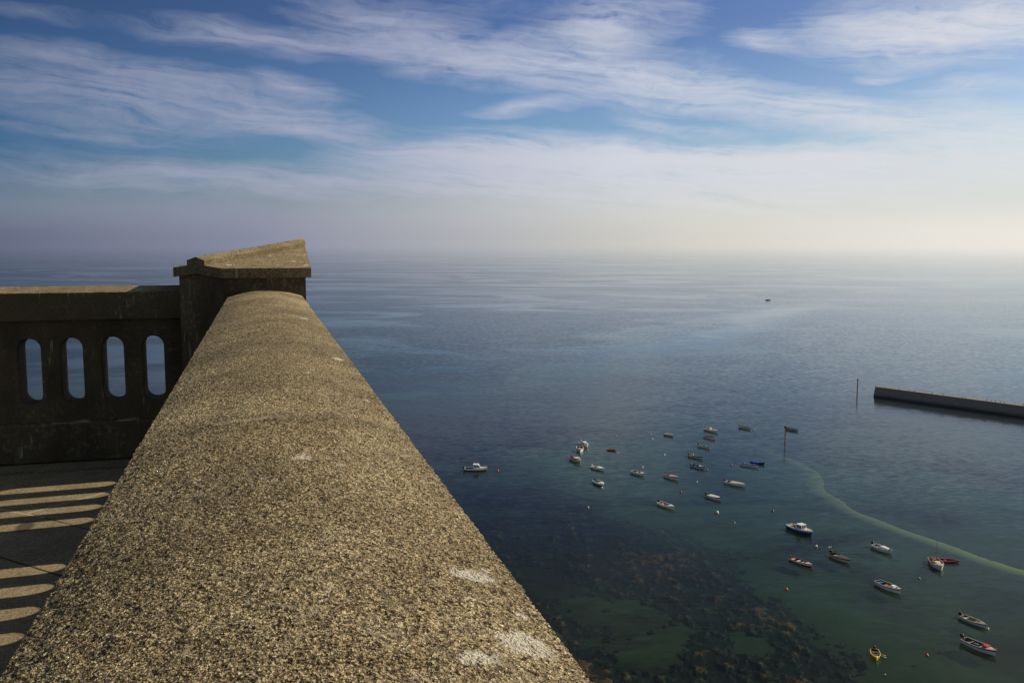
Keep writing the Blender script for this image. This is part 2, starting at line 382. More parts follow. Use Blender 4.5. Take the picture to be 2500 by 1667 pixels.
m, t, out = material('seabed_sand')
P = t.new('ShaderNodeNewGeometry').outputs['Position']
px, py, pz = t.sep(P)
n = t.noise(t.vmath('MULTIPLY', P, (.035, .05, 0)), 1, 5, .6, .6)
n2 = t.noise(t.vmath('MULTIPLY', P, (.4, .55, 0)), 1, 4, .65)
rightside = t.maprange(t.math('SUBTRACT', px, t.math('MULTIPLY', py, .08)), 40, 75, 0, .12)
wd = t.maprange(t.math('ADD', t.math('ADD', n, t.math('MULTIPLY', t.math('SUBTRACT', n2, .5), .12)), rightside), .50, .60)
sand = t.mix(n2, (.062, .075, .05), (.115, .125, .08))
c = t.mix(wd, sand, t.mix(n2, (.03, .02, .022), (.075, .042, .03)))
principled(t, out, c, .95, None, .1)
vs = []; fs = []
gx = [-300 + 12 * i for i in range(60)]; gy = [40 + 10 * i for i in range(50)]
for y in gy:
    for x in gx: vs.append((x, y, -1.15 + .12 * noise.noise((x * .05, y * .05, 3))))
k = len(gx)
fs = [(j * k + i, j * k + i + 1, (j + 1) * k + i + 1, (j + 1) * k + i) for j in range(len(gy) - 1) for i in range(k - 1)]
tag(mesh('seabed', vs, fs, m, smooth=True), 'greenish sand seabed seen through shallow water', kind='structure')

m, t, out = material('seaweed')
P = t.new('ShaderNodeNewGeometry').outputs['Position']
px, py, pz = t.sep(P)
n = t.noise(t.vmath('MULTIPLY', P, (.9, 1.3, 1)), 1, 5, .7)
n_ = t.noise(t.vmath('MULTIPLY', P, (.13, .16, 1)), 1, 3, .6)
hgt = t.math('ADD', t.maprange(pz, -1.15, -.5), t.math('ADD', t.math('MULTIPLY', t.math('SUBTRACT', n, .5), 1.3), t.math('MULTIPLY', t.math('SUBTRACT', n_, .5), 1.1)))
hgt = t.math('ADD', hgt, t.maprange(py, 140, 200, .04, -.28))
c = t.ramp(hgt, [(.45, (.012, .010, .012)), (.72, (.05, .023, .017)), (.93, (.20, .066, .03)), (1, (.36, .12, .05))])
principled(t, out, c, .7, None, .3)
vs = []; fs = []; idx = {}
st = .42
def weedh(x, y):
    d = polydist(x, y, WEED)
    if d < -9: return None
    big = noise.fractal((x * .075, y * .055, 1.3), 1.0, 2.0, 4)
    fine = noise.fractal((x * .62, y * .5, 7.7), 1.0, 2.0, 4)
    s = max([polydist(x, y, q) for q in SANDS])
    v = .42 + big * .75 + fine * .3 + max(-1.2, min(.45, d / 9)) - max(0, min(1, (s + 3) / 4)) * .72
    if v < .2: return None
    return -1.2 + min(.8, (v - .2) * .5 + max(0, fine) * .42 + .14 * max(0, noise.noise((x * 1.5, y * 1.1, 9))))
NX, NY = int(130 / st), int(140 / st)
for j in range(NY):
    for i in range(NX):
        x = -62 + i * st; y = 100 + j * st
        h = weedh(x, y)
        if h is not None:
            idx[(i, j)] = len(vs); vs.append((x + random.uniform(-.2, .2), y + random.uniform(-.2, .2), h))
for (i, j), a in idx.items():
    q = [idx.get((i + 1, j)), idx.get((i + 1, j + 1)), idx.get((i, j + 1))]
    if None not in q: fs.append((a, q[0], q[1], q[2]))
tag(mesh('seaweed', vs, fs, m), 'brown seaweed growing in patches under the water', 'seaweed', kind='stuff')

RIB = [(78.5, 259), (74.5, 258), (71.3, 254.5), (71.2, 249.5), (73.8, 243), (75.3, 235.5), (76.1, 229.2), (75.3, 223.1), (73.1, 216.3), (72.1, 210.9), (72.5, 206.7), (73.1, 201.8), (72.9, 196.1), (74.2, 191.7), (75.9, 187.8), (77.7, 182.9), (79.6, 178.6), (81.6, 174.8), (83.4, 170.9), (85, 167.1), (86.6, 163.5), (88.9, 159.4), (90.8, 156.7), (94.7, 150.7), (102, 140)]
m, t, out = material('causeway_stone')
P = t.new('ShaderNodeNewGeometry').outputs['Position']
n = t.noise(P, .8, 5, .65)
principled(t, out, t.mix(n, (.76, .54, .27), (1.0, .76, .42)), .9, None, .1)
# smooth the line, then lay a low bank along it
pts = [Vector((*p, 0)) for p in RIB]
fine = []
for i in range(len(pts) - 1):
    p0, p1, p2, p3 = pts[max(i - 1, 0)], pts[i], pts[i + 1], pts[min(i + 2, len(pts) - 1)]
    for s in range(6):
        u = s / 6
        fine.append(.5 * ((2 * p1) + (p2 - p0) * u + (2 * p0 - 5 * p1 + 4 * p2 - p3) * u * u + (3 * p1 - p0 - 3 * p2 + p3) * u ** 3))
vs = []; fs = []
for i, p in enumerate(fine):
    d = (fine[min(i + 1, len(fine) - 1)] - fine[max(i - 1, 0)]).normalized(); nrm = Vector((d.y, -d.x, 0))
    wd_ = 2.0 * min(1, .6 + i / 14) * (1 + .12 * noise.noise((i * .2, 0, 0)))
    for k, (o_, z) in enumerate(((-1.2, -1.4), (-1, -.62), (0, -.55), (1, -.62), (1.2, -1.4))):
        e = .24 * noise.fractal((i * .55, k * 3, 2), 1, 2, 3); vs.append(p + nrm * (wd_ * o_ + e) + Vector((0, 0, z)))
for i in range(len(fine) - 1):
    for k in range(4): fs.append((i * 5 + k, i * 5 + k + 1, (i + 1) * 5 + k + 1, (i + 1) * 5 + k))
tag(mesh('causeway', vs, fs, m, smooth=True), 'pale winding causeway lying under the water', kind='structure')

# ------------------------------------------------------------------ gallery on the tower: parapets, pillar, floor
RZ = R(-WALL_AZ)
WM = Vector((0, 0, CAM_Z))
def wroot(name, s, tt, z, label, cat, group=None):
    # local axes of the gallery: x = -t (to seaward), y = s (along the near parapet), z up
    o = empty(name, (0, 0, 0), RZ)
    c_, s_ = math.cos(RZ), math.sin(RZ); x, y = -tt, s
    o.location = (x * c_ - y * s_, x * s_ + y * c_, CAM_Z + z)
    o['base'] = 0; del o['base']
    return tag(o, label, cat, group), Vector((-tt, s, z))
TC = -.0155
ARRIS, CB, CROWN = -.321, .172, .030
PANEL_T, FLOOR = .205, -1.395
SLOT_TOP, SLOT_BOT, LEDGE = -.610, -1.028, -1.149

spots = [(.047, 1.305, -.3, .028, 1.0), (.190, .850, -.33, .036, .8), (.200, .692, -.33, .036, 1.25), (.152, .655, -.33, .027, .9), (.211, .875, -.33, .012, .8), (.178, .785, -.33, .012, .7), (.214, .76, -.33, .011, .8),
         (.1, 2.2, -.3, .02, 1.2), (-.1, 3.1, -.3, .02, 1), (.16, 3.9, -.3, .03, 1.6), (.2, 2.6, -.3, .03, 1.8), (.205, 1.9, -.3, .02, 2.0)]
BN = (-TC, 2.5, FLOOR)
spots = [(x - BN[0], y - BN[1], z - BN[2], r_, s_) for x, y, z, r_, s_ in spots]
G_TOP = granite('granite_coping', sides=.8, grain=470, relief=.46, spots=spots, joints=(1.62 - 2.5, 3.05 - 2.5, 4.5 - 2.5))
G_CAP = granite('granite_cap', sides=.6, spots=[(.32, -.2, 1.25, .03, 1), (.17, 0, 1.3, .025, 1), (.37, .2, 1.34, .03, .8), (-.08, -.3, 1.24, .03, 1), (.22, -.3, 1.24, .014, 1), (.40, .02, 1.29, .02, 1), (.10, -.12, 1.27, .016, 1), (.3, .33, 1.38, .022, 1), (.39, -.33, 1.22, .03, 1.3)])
G_DARK = granite('granite_shaded', dark=.9)  # darker copy of the granite, the walls' shade put into its colour

def coping(name, u0, u1, root, base, place, rows, mat):
    """convex-topped coping stone run; u runs along the wall, place(u, v, z) -> gallery coordinates; v in -1..1 across"""
    nc = 280 if place is place_near else 56
    hw, ARRIS, CB, CROWN = (.2236, -.342, .151, .0385) if place is place_near else (.21, -.321, .172, .030)
    prof = [(-hw, ARRIS - CB), (-hw, ARRIS - .09), (-hw, ARRIS - .02)]
    for i in range(nc + 1):
        v = -1 + 2 * i / nc
        prof.append((v * hw, ARRIS + CROWN * (1 - v * v)))
    prof += [(hw, ARRIS - .02), (hw, ARRIS - .09), (hw, ARRIS - CB)]
    vs = []; fs = []; n = len(prof)
    for u in rows:
        for (v, z) in prof:
            p = Vector((u, v, z))
            a = .0016 * noise.fractal(p * 62, 1, 2, 3) + .0015 * noise.fractal(p * 9, 1, 2, 3)
            g = 0
            for jt in (.16, 1.62, 3.05, 4.5):
                if place is place_near: g = max(g, 1 - abs(u - jt - .01 * noise.noise((v * 9, jt, 0))) / .009)
            a -= .0022 * max(0, g)
            edge = abs(v) >= hw - 1e-6
            vs.append(place(u, v + (math.copysign(a, v) if edge else 0), z + (a if not edge or z > ARRIS - .03 else 0)))
    for i in range(len(rows) - 1):
        for k in range(n - 1): fs.append((i * n + k, (i + 1) * n + k, (i + 1) * n + k + 1, i * n + k + 1))
        fs.append((i * n + n - 1, (i + 1) * n + n - 1, (i + 1) * n, i * n))
    fs += [tuple(range(n))[::-1], tuple(range((len(rows) - 1) * n, len(rows) * n))]
    vs = [Vector(v) - base for v in vs]
    o = mesh(name, vs, fs, mat, root, smooth=True)
    bm = bmesh.new(); bm.from_mesh(o.data); bmesh.ops.recalc_face_normals(bm, faces=bm.faces)
    for e in bm.edges:
        if e.calc_face_angle(0) > .9: e.smooth = False
    bm.to_mesh(o.data); bm.free()
    return o
def pierced(name, u0, u1, slots, f0, f1, place, root, base, mat, w=.128):
    """wall panel between faces f0 (terrace side) and f1, pierced by upright round-ended slots"""
    z1, z0 = ARRIS - CB - .002, LEDGE + .002
    pitch = .244; mb = MB(); rr = w / 2
    def quadbox(a, b):
        if b - a < 1e-4: return
        p = [place(u, f, z) - base for f in (f0, f1) for (u, z) in ((a, z0), (b, z0), (b, z1), (a, z1))]
        mb.add(p, [(0, 1, 2, 3), (7, 6, 5, 4), (0, 4, 5, 1), (3, 2, 6, 7), (0, 3, 7, 4), (1, 5, 6, 2)])
    cur = u0
    zc = (SLOT_TOP + SLOT_BOT) / 2
    for c in sorted(slots):
        a, b = c - pitch / 2, c + pitch / 2
        quadbox(cur, a); cur = b
        ang = sorted(set([k * 2 * math.pi / 150 for k in range(150)] + [math.atan2(z - zc, u - c) % (2 * math.pi) for u in (a, b) for z in (z0, z1)]))
        def cap(th, r):
            # capsule outline by direction from centre
            hh = (SLOT_TOP - SLOT_BOT) / 2 - rr
            x, y = math.cos(th), math.sin(th)
            if abs(x) > 1e-9 and abs(y * r / abs(x)) <= hh: q = r / abs(x); return c + x * q, zc + y * q
            yc = math.copysign(hh, y)
            bq = y * yc; q = bq + math.sqrt(max(0, bq * bq - hh * hh + r * r)); return c + x * q, zc + y * q
        def rect(th):
            x, y = math.cos(th), math.sin(th); q = 1e9
            if x > 1e-9: q = min(q, (b - c) / x)
            if x < -1e-9: q = min(q, (a - c) / x)
            if y > 1e-9: q = min(q, (z1 - zc) / y)
            if y < -1e-9: q = min(q, (z0 - zc) / y)
            return c + x * q, zc + y * q
        rings = []
        sg = 1 if f1 > f0 else -1
        for th_f, fn in ((f0, rect), (f0, lambda th: cap(th, rr + .005)), (f0 + sg * .012, lambda th: cap(th, rr)), (f1 - sg * .012, lambda th: cap(th, rr)), (f1, lambda th: cap(th, rr + .005)), (f1, rect)):
            rings.append([place(fn(th)[0], th_f, fn(th)[1]) - base for th in ang])
        n = len(ang)
        mb.add([p for rg in rings for p in rg], [(i * n + k, i * n + (k + 1) % n, (i + 1) * n + (k + 1) % n, (i + 1) * n + k) for i in range(len(rings) - 1) for k in range(n)])
    quadbox(cur, u1)
    o = mb.build(name, mat, root)
    bm = bmesh.new(); bm.from_mesh(o.data); bmesh.ops.recalc_face_normals(bm, faces=bm.faces); bm.to_mesh(o.data); bm.free()
    return o
def bar(name, u0, u1, va, vb, za, zb, place, root, base, mat, n=60):
    """plinth: long block with slightly uneven faces and a weathered top edge"""
    prof = [(va, za), (va, zb - .02), (va + math.copysign(.012, vb - va), zb), (vb - math.copysign(.012, vb - va), zb), (vb, zb - .02), (vb, za)]
    vs = []; fs = []; k = len(prof)
    for i in range(n + 1):
        u = u0 + (u1 - u0) * i / n
        for j, (v, z) in enumerate(prof):
            vs.append(place(u, v + .003 * noise.noise((u * 7, j, 0)), z + (.003 * noise.noise((u * 9, j, 5)) if z > za else 0)) - base)
    for i in range(n):
        for j in range(k): fs.append((i * k + j, (i + 1) * k + j, (i + 1) * k + (j + 1) % k, i * k + (j + 1) % k))
    fs += [tuple(range(k))[::-1], tuple(range(n * k, n * k + k))]
    o = mesh(name, vs, fs, mat, root)
    bm = bmesh.new(); bm.from_mesh(o.data); bmesh.ops.recalc_face_normals(bm, faces=bm.faces); bm.to_mesh(o.data); bm.free()
    return o

# near parapet: centre line t = -.0146, so t runs .1954 .. -.2246
def place_near(u, v, z): return Vector((v - TC, u, z))           # v>0 to seaward
root, base = wroot('parapet_wall', 2.5, TC, FLOOR, 'long granite parapet with a rounded sunlit top running away from the viewer', 'parapet')
rows = []
u = -.9
while u < 5.923:
    rows.append(u)
    u += .03 if u < .5 else (.0013 if u < .95 else (.0019 if u < 1.4 else (.0035 if u < 2.2 else (.008 if u < 3.5 else .02))))
rows.append(5.9225)
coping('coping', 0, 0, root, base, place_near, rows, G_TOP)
g1 = [5.675, 5.431, 5.187, 4.943]
slots = [s - k * 1.427 for k in range(5) for s in g1 if s - k * 1.427 > -.7]
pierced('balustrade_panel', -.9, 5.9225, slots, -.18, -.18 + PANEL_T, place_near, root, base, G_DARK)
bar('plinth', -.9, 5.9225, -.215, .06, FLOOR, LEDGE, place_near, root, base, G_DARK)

# far parapet, at right angles
SF = 6.286
def place_far(u, v, z): return Vector((-u, SF + .21 + v, z))      # u = t, v>0 away from the viewer
root, base = wroot('parapet_wall', SF + .21, 2.0, FLOOR, 'shaded granite parapet with upright slots closing the far side of the terrace', 'parapet')
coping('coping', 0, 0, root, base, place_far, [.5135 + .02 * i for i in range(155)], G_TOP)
slots = [.698 + .244 * i + 1.427 * k for k in range(2) for i in range(4)]
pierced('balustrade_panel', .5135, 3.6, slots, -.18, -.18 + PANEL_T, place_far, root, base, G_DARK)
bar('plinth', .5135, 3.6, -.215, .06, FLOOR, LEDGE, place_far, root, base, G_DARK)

# corner pillar
root, base = wroot('corner_pillar', 6.3, .12, FLOOR, 'square granite pillar with a sloping gabled cap standing at the parapet corner', 'pillar')
def B(s, tt, z): return Vector((-tt, s, z)) - base
s0, t0, t1, s1, kc = 5.923, -.264, .513, 6.70, .285
def chamf(s0, t0, t1, s1, kc): return [(s0, t0), (s0, t1 - kc), (s0 + kc, t1), (s1, t1), (s1, t0)]
pl = chamf(s0, t0, t1, s1, kc)
cs0, ct0, ct1, cs1, ck = 5.890, -.297, .546, 6.733, .30
EAVE, SLOPE, TH = -.165, .170, .060
def roofz(s, tt): return EAVE + SLOPE * min(s - cs0, ct1 - tt)
ring = []
for i, (a, b) in enumerate(zip(pl, pl[1:] + pl[:1])):             # extra points so that the top follows the gable
    for k in range(6): ring.append((a[0] + (b[0] - a[0]) * k / 6, a[1] + (b[1] - a[1]) * k / 6))
n = len(ring); vs = [B(s, tt, FLOOR) for s, tt in ring] + [B(s, tt, roofz(s, tt) - TH + .012) for s, tt in ring]
fs = [(k, (k + 1) % n, n + (k + 1) % n, n + k) for k in range(n)] + [tuple(range(n))[::-1]]
vs.append(B(6.35, .1, roofz(6.35, .1) - TH)); fs += [(n + k, n + (k + 1) % n, 2 * n) for k in range(n)]
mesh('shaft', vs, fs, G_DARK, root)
# cap: grid clipped by the chamfered outline, two roof planes meeting on the diagonal
pc = chamf(cs0, ct0, ct1, cs1, ck)
ringc = []
for a, b in zip(pc, pc[1:] + pc[:1]):
    for k in range(24): ringc.append((a[0] + (b[0] - a[0]) * k / 24, a[1] + (b[1] - a[1]) * k / 24))
n = len(ringc); vs = []; fs = []
ctr = (6.37, .066)                                             # on the diagonal
L = 14
for q in range(L):                                               # rings towards a centre on the ridge line
    f = q / L
    for (s, tt) in ringc:
        ss, t2 = s + (ctr[0] - s) * f, tt + (ctr[1] - tt) * f
        vs.append(B(ss, t2, roofz(ss, t2) + .0015 * noise.fractal((ss * 40, t2 * 40, 0), 1, 2, 3)))
vs.append(B(ctr[0], ctr[1], roofz(*ctr)))
for q in range(L - 1):
    for k in range(n): fs.append((q * n + k, q * n + (k + 1) % n, (q + 1) * n + (k + 1) % n, (q + 1) * n + k))
for k in range(n): fs.append(((L - 1) * n + k, (L - 1) * n + (k + 1) % n, L * n))
o0 = len(vs)
for (s, tt) in ringc: vs.append(B(s + .0015 * noise.noise((s * 50, tt * 50, 1)), tt, roofz(s, tt) - TH))
for k in range(n): fs.append((o0 + k, o0 + (k + 1) % n, (k + 1) % n, k))
vs.append(B(ctr[0], ctr[1], roofz(*ctr) - TH))
for k in range(n): fs.append((o0 + (k + 1) % n, o0 + k, len(vs) - 1))
cap_o = mesh('cap', vs, fs, G_CAP, root)
# ridge roll along the diagonal, from the chamfer out to the seaward corner
a = Vector((cs0 + ck / 2 - .003, ct1 - ck / 2 + .003)); b = Vector((cs1, ct0)); dg = (b - a).normalized(); pr = Vector((dg.y, -dg.x))
vs = []; fs = []
NR = 30
for i in range(NR + 1):
    p = a + (b - a) * i / NR
    zz = roofz(p.x, p.y)
    hw = .079
    if i == NR: p = p - dg * 0
    prof = [(-hw, -.03), (-hw, .022), (0, .044), (hw, .022), (hw, -.03)]
    for (o_, z) in prof:
        q = p + pr * o_
        q.x = min(q.x, cs1 + .002); q.y = max(q.y, ct0 - .002)
        e = .0012 * noise.noise((i * .9, o_ * 50, 4)); vs.append(B(q.x, q.y, zz + z + e))
for i in range(NR):
    for k in range(5): fs.append((i * 5 + k, (i + 1) * 5 + k, (i + 1) * 5 + (k + 1) % 5, i * 5 + (k + 1) % 5))
fs += [(0, 1, 2, 3, 4), tuple(NR * 5 + k for k in (4, 3, 2, 1, 0))]
ro = mesh('ridge', vs, fs, G_CAP, root)
for o in (cap_o, ro):
    bm = bmesh.new(); bm.from_mesh(o.data); bmesh.ops.recalc_face_normals(bm, faces=bm.faces); bm.to_mesh(o.data); bm.free()

# terrace floor with a lowered strip along the far parapet
m, t, out = material('terrace_paving')
P = t.new('ShaderNodeTexCoord').outputs['Object']
X, Y, Z = t.sep(P)
n1 = t.noise(P, 260, 2, .6); n2 = t.noise(P, 110, 2, .6); n3 = t.noise(P, 7, 4, .6)
g = t.math('ADD', t.math('MULTIPLY', n1, .55), t.math('MULTIPLY', n2, .45))
c = t.ramp(g, [(.34, (.10, .075, .042)), (.5, (.27, .21, .125)), (.66, (.48, .39, .24))])
f = t.maprange(n3, .3, .7, .8, 1.1); c = t.mix(1, c, t.comb(f, f, f), 'MULTIPLY')
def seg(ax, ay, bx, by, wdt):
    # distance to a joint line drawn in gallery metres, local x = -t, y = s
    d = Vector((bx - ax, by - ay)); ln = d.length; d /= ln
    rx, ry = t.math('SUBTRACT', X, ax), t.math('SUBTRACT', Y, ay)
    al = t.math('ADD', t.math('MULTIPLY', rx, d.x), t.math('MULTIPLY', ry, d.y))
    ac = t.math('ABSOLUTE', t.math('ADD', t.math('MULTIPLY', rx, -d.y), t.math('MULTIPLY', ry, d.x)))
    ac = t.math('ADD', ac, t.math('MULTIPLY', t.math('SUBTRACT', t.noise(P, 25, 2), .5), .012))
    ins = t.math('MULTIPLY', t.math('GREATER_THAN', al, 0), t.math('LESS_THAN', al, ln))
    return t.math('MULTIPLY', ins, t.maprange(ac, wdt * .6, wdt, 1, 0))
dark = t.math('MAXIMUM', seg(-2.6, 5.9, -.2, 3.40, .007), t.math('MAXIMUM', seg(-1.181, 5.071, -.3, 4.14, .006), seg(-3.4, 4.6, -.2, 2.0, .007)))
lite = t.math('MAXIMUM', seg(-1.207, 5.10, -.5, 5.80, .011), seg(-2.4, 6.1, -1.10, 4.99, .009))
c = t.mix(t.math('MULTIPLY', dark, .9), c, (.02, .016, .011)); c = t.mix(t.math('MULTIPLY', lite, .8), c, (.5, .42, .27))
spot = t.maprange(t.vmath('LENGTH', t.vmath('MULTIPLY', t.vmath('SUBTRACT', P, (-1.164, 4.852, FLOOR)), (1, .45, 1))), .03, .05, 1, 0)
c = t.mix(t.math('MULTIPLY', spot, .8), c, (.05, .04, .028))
bmp = t.new('ShaderNodeBump'); bmp.inputs['Strength'].default_value = .8; bmp.inputs['Distance'].default_value = .003
t.put(bmp.inputs['Height'], t.math('SUBTRACT', g, dark))
principled(t, out, c, .88, bmp.outputs[0], .25)
o = empty('x', (0, 0, 0)); bpy.data.objects.remove(o)
mb = MB()
for (ya, yb, z) in ((-1.5, 5.98, FLOOR), (5.98, 6.12, FLOOR - .05), (6.12, 6.70, FLOOR - .012)):
    x0_, x1_ = -3.8, .235
    mb.add([(x0_, ya, z), (x1_, ya, z), (x1_, yb, z), (x0_, yb, z), (x0_, ya, FLOOR - .4), (x1_, ya, FLOOR - .4), (x1_, yb, FLOOR - .4), (x0_, yb, FLOOR - .4)],
           [(0, 1, 2, 3), (7, 6, 5, 4), (0, 4, 5, 1), (1, 5, 6, 2), (2, 6, 7, 3), (3, 7, 4, 0)])
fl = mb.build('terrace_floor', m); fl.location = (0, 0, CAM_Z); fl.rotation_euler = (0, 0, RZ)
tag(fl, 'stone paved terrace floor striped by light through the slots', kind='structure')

# ------------------------------------------------------------------ stone jetty
root = empty('stone_jetty', (136.8, 341.7, 0)); tag(root, 'long low stone jetty reaching into the harbour', 'jetty')
m, t, out = material('jetty_stone')
P = t.new('ShaderNodeTexCoord').outputs['Object']
br = t.new('ShaderNodeTexBrick'); t.put(br.inputs['Vector'], t.vmath('MULTIPLY', P, (1, 1, 1)))
br.inputs['Scale'].default_value = .5
n = t.noise(P, 1.2, 5, .6); nz_ = t.sep(P)[2]
c = t.mix(n, (.17, .155, .14), (.28, .255, .23))
c = t.mix(t.maprange(t.math('ADD', nz_, t.math('MULTIPLY', n, .8)), .7, 1.4, .6, 0), c, (.06, .057, .05))
principled(t, out, c, .9)
m2, t, out = material('jetty_paving')
P = t.new('ShaderNodeTexCoord').outputs['Object']
principled(t, out, t.mix(t.noise(P, .9, 4, .6), (.17, .15, .125), (.28, .25, .21)), .9)
dj = Vector((33.7, -41.5, 0)).normalized(); nj = Vector((-dj.y, dj.x, 0))       # nj points away from the viewer
LJ, WJ, HJ = 150, 2.5, 3.35
vs = []; fs = []
prof = [(-.25, -3), (0, HJ), (WJ, HJ), (WJ + .25, -3)]
NJ = 60
for i in range(NJ + 1):
    for k, (o_, z) in enumerate(prof):
        ba = (-.5 if z < 0 else .45) if i == 0 else 0
        e = .06 * noise.noise((i * 1.7, k, 0)) if 0 < i < NJ else 0
        vs.append(dj * (LJ * i / NJ + ba) + nj * (o_ + e) + Vector((0, 0, z)))
for i in range(NJ):
    for k in range(3): fs.append((i * 4 + k, (i + 1) * 4 + k, (i + 1) * 4 + k + 1, i * 4 + k + 1))
fs += [(3, 2, 1, 0), tuple(NJ * 4 + k for k in range(4))]
mesh('wall', vs, fs, m, root)
mb = MB(); q = [dj * .4, dj * LJ]
a_, b_ = q
mb.add([a_ - nj * .06 + Vector((0, 0, HJ + .002)), b_ - nj * .06 + Vector((0, 0, HJ + .002)), b_ + nj * (WJ + .06) + Vector((0, 0, HJ + .002)), a_ + nj * (WJ + .06) + Vector((0, 0, HJ + .002)),
        a_ - nj * .06 + Vector((0, 0, HJ + .22)), b_ - nj * .06 + Vector((0, 0, HJ + .22)), b_ + nj * (WJ + .06) + Vector((0, 0, HJ + .22)), a_ + nj * (WJ + .06) + Vector((0, 0, HJ + .22))],
       [(3, 2, 1, 0), (4, 5, 6, 7), (0, 1, 5, 4), (1, 2, 6, 5), (2, 3, 7, 6), (3, 0, 4, 7)])
mb.build('walkway', m2, root)
# gulls standing on the jetty
mb = MB(); mb.lathe([(.02, .12), (.11, .16), (.15, .25), (.12, .34), (.06, .40), (.08, .47), (.05, .54), (.01, .56)], n=8)
mb.box((0, -.18, .24), (.1, .25, .06)); mb.box((0, .13, .47), (.03, .1, .03)); mb.box((.04, 0, .06), (.02, .02, .13)); mb.box((-.04, 0, .06), (.02, .02, .13))
gull = None
for dist in (4.5, 9.5, 13.5, 15.5, 22, 26, 33, 41, 42.6, 44, 45.5, 53, 55.5, 61, 33.8, 47):
    p = Vector((136.8, 341.7, HJ + .22)) + dj * dist + nj * random.uniform(.1, .8)
    if gull is None: gull = mb.build('seabird', paint((.10, .10, .11), .8), smooth=True); o = gull
    else: o = gull.copy(); col.objects.link(o)
    o.location = p; o.rotation_euler = (0, 0, random.uniform(0, 6.28))
    tag(o, 'small dark seabird standing on the top edge of the jetty', 'seabird', 'seabirds standing along the jetty')

# ------------------------------------------------------------------ channel beacons
def beacon(x, y, h, r_, label, square):
    root = empty('channel_beacon', (x, y, 0)); tag(root, label, 'beacon')
    mb = MB(); mb.tube([(0, 0, -2.5), (0, 0, h * .5), (.02, 0, h)], [r_ * 1.15, r_, r_ * .9], 10); mb.build('post', paint((.30, .05, .04), .7, .5), root)
    if square:
        mb = MB(); mb.box((0, 0, h - .22), (.62, .62, .62)); mb.build('topmark', paint((.32, .035, .035), .6), root)
        mb = MB()
        mb.lathe([(r_ * 1.3, 0), (r_ * 1.5, .05), (r_ * 1.5, .3), (r_ * 1.3, .35)], (0, 0, h * .45), 10); mb.build('collar', paint((.12, .05, .04), .8), root)
    else:
        mb = MB(); mb.lathe([(r_ * 1.2, 0), (r_ * 1.5, .1), (r_ * 1.5, .45), (r_ * .8, .55)], (0, 0, h - .05), 10); mb.build('topmark', paint((.04, .03, .035), .7), root)
beacon(79.0, 260.0, 4.95, .13, 'thin red channel post with a square topmark among the moored boats', True)
beacon(131.6, 344.5, 5.5, .20, 'plain red post with a dark top standing off the end of the jetty', False)

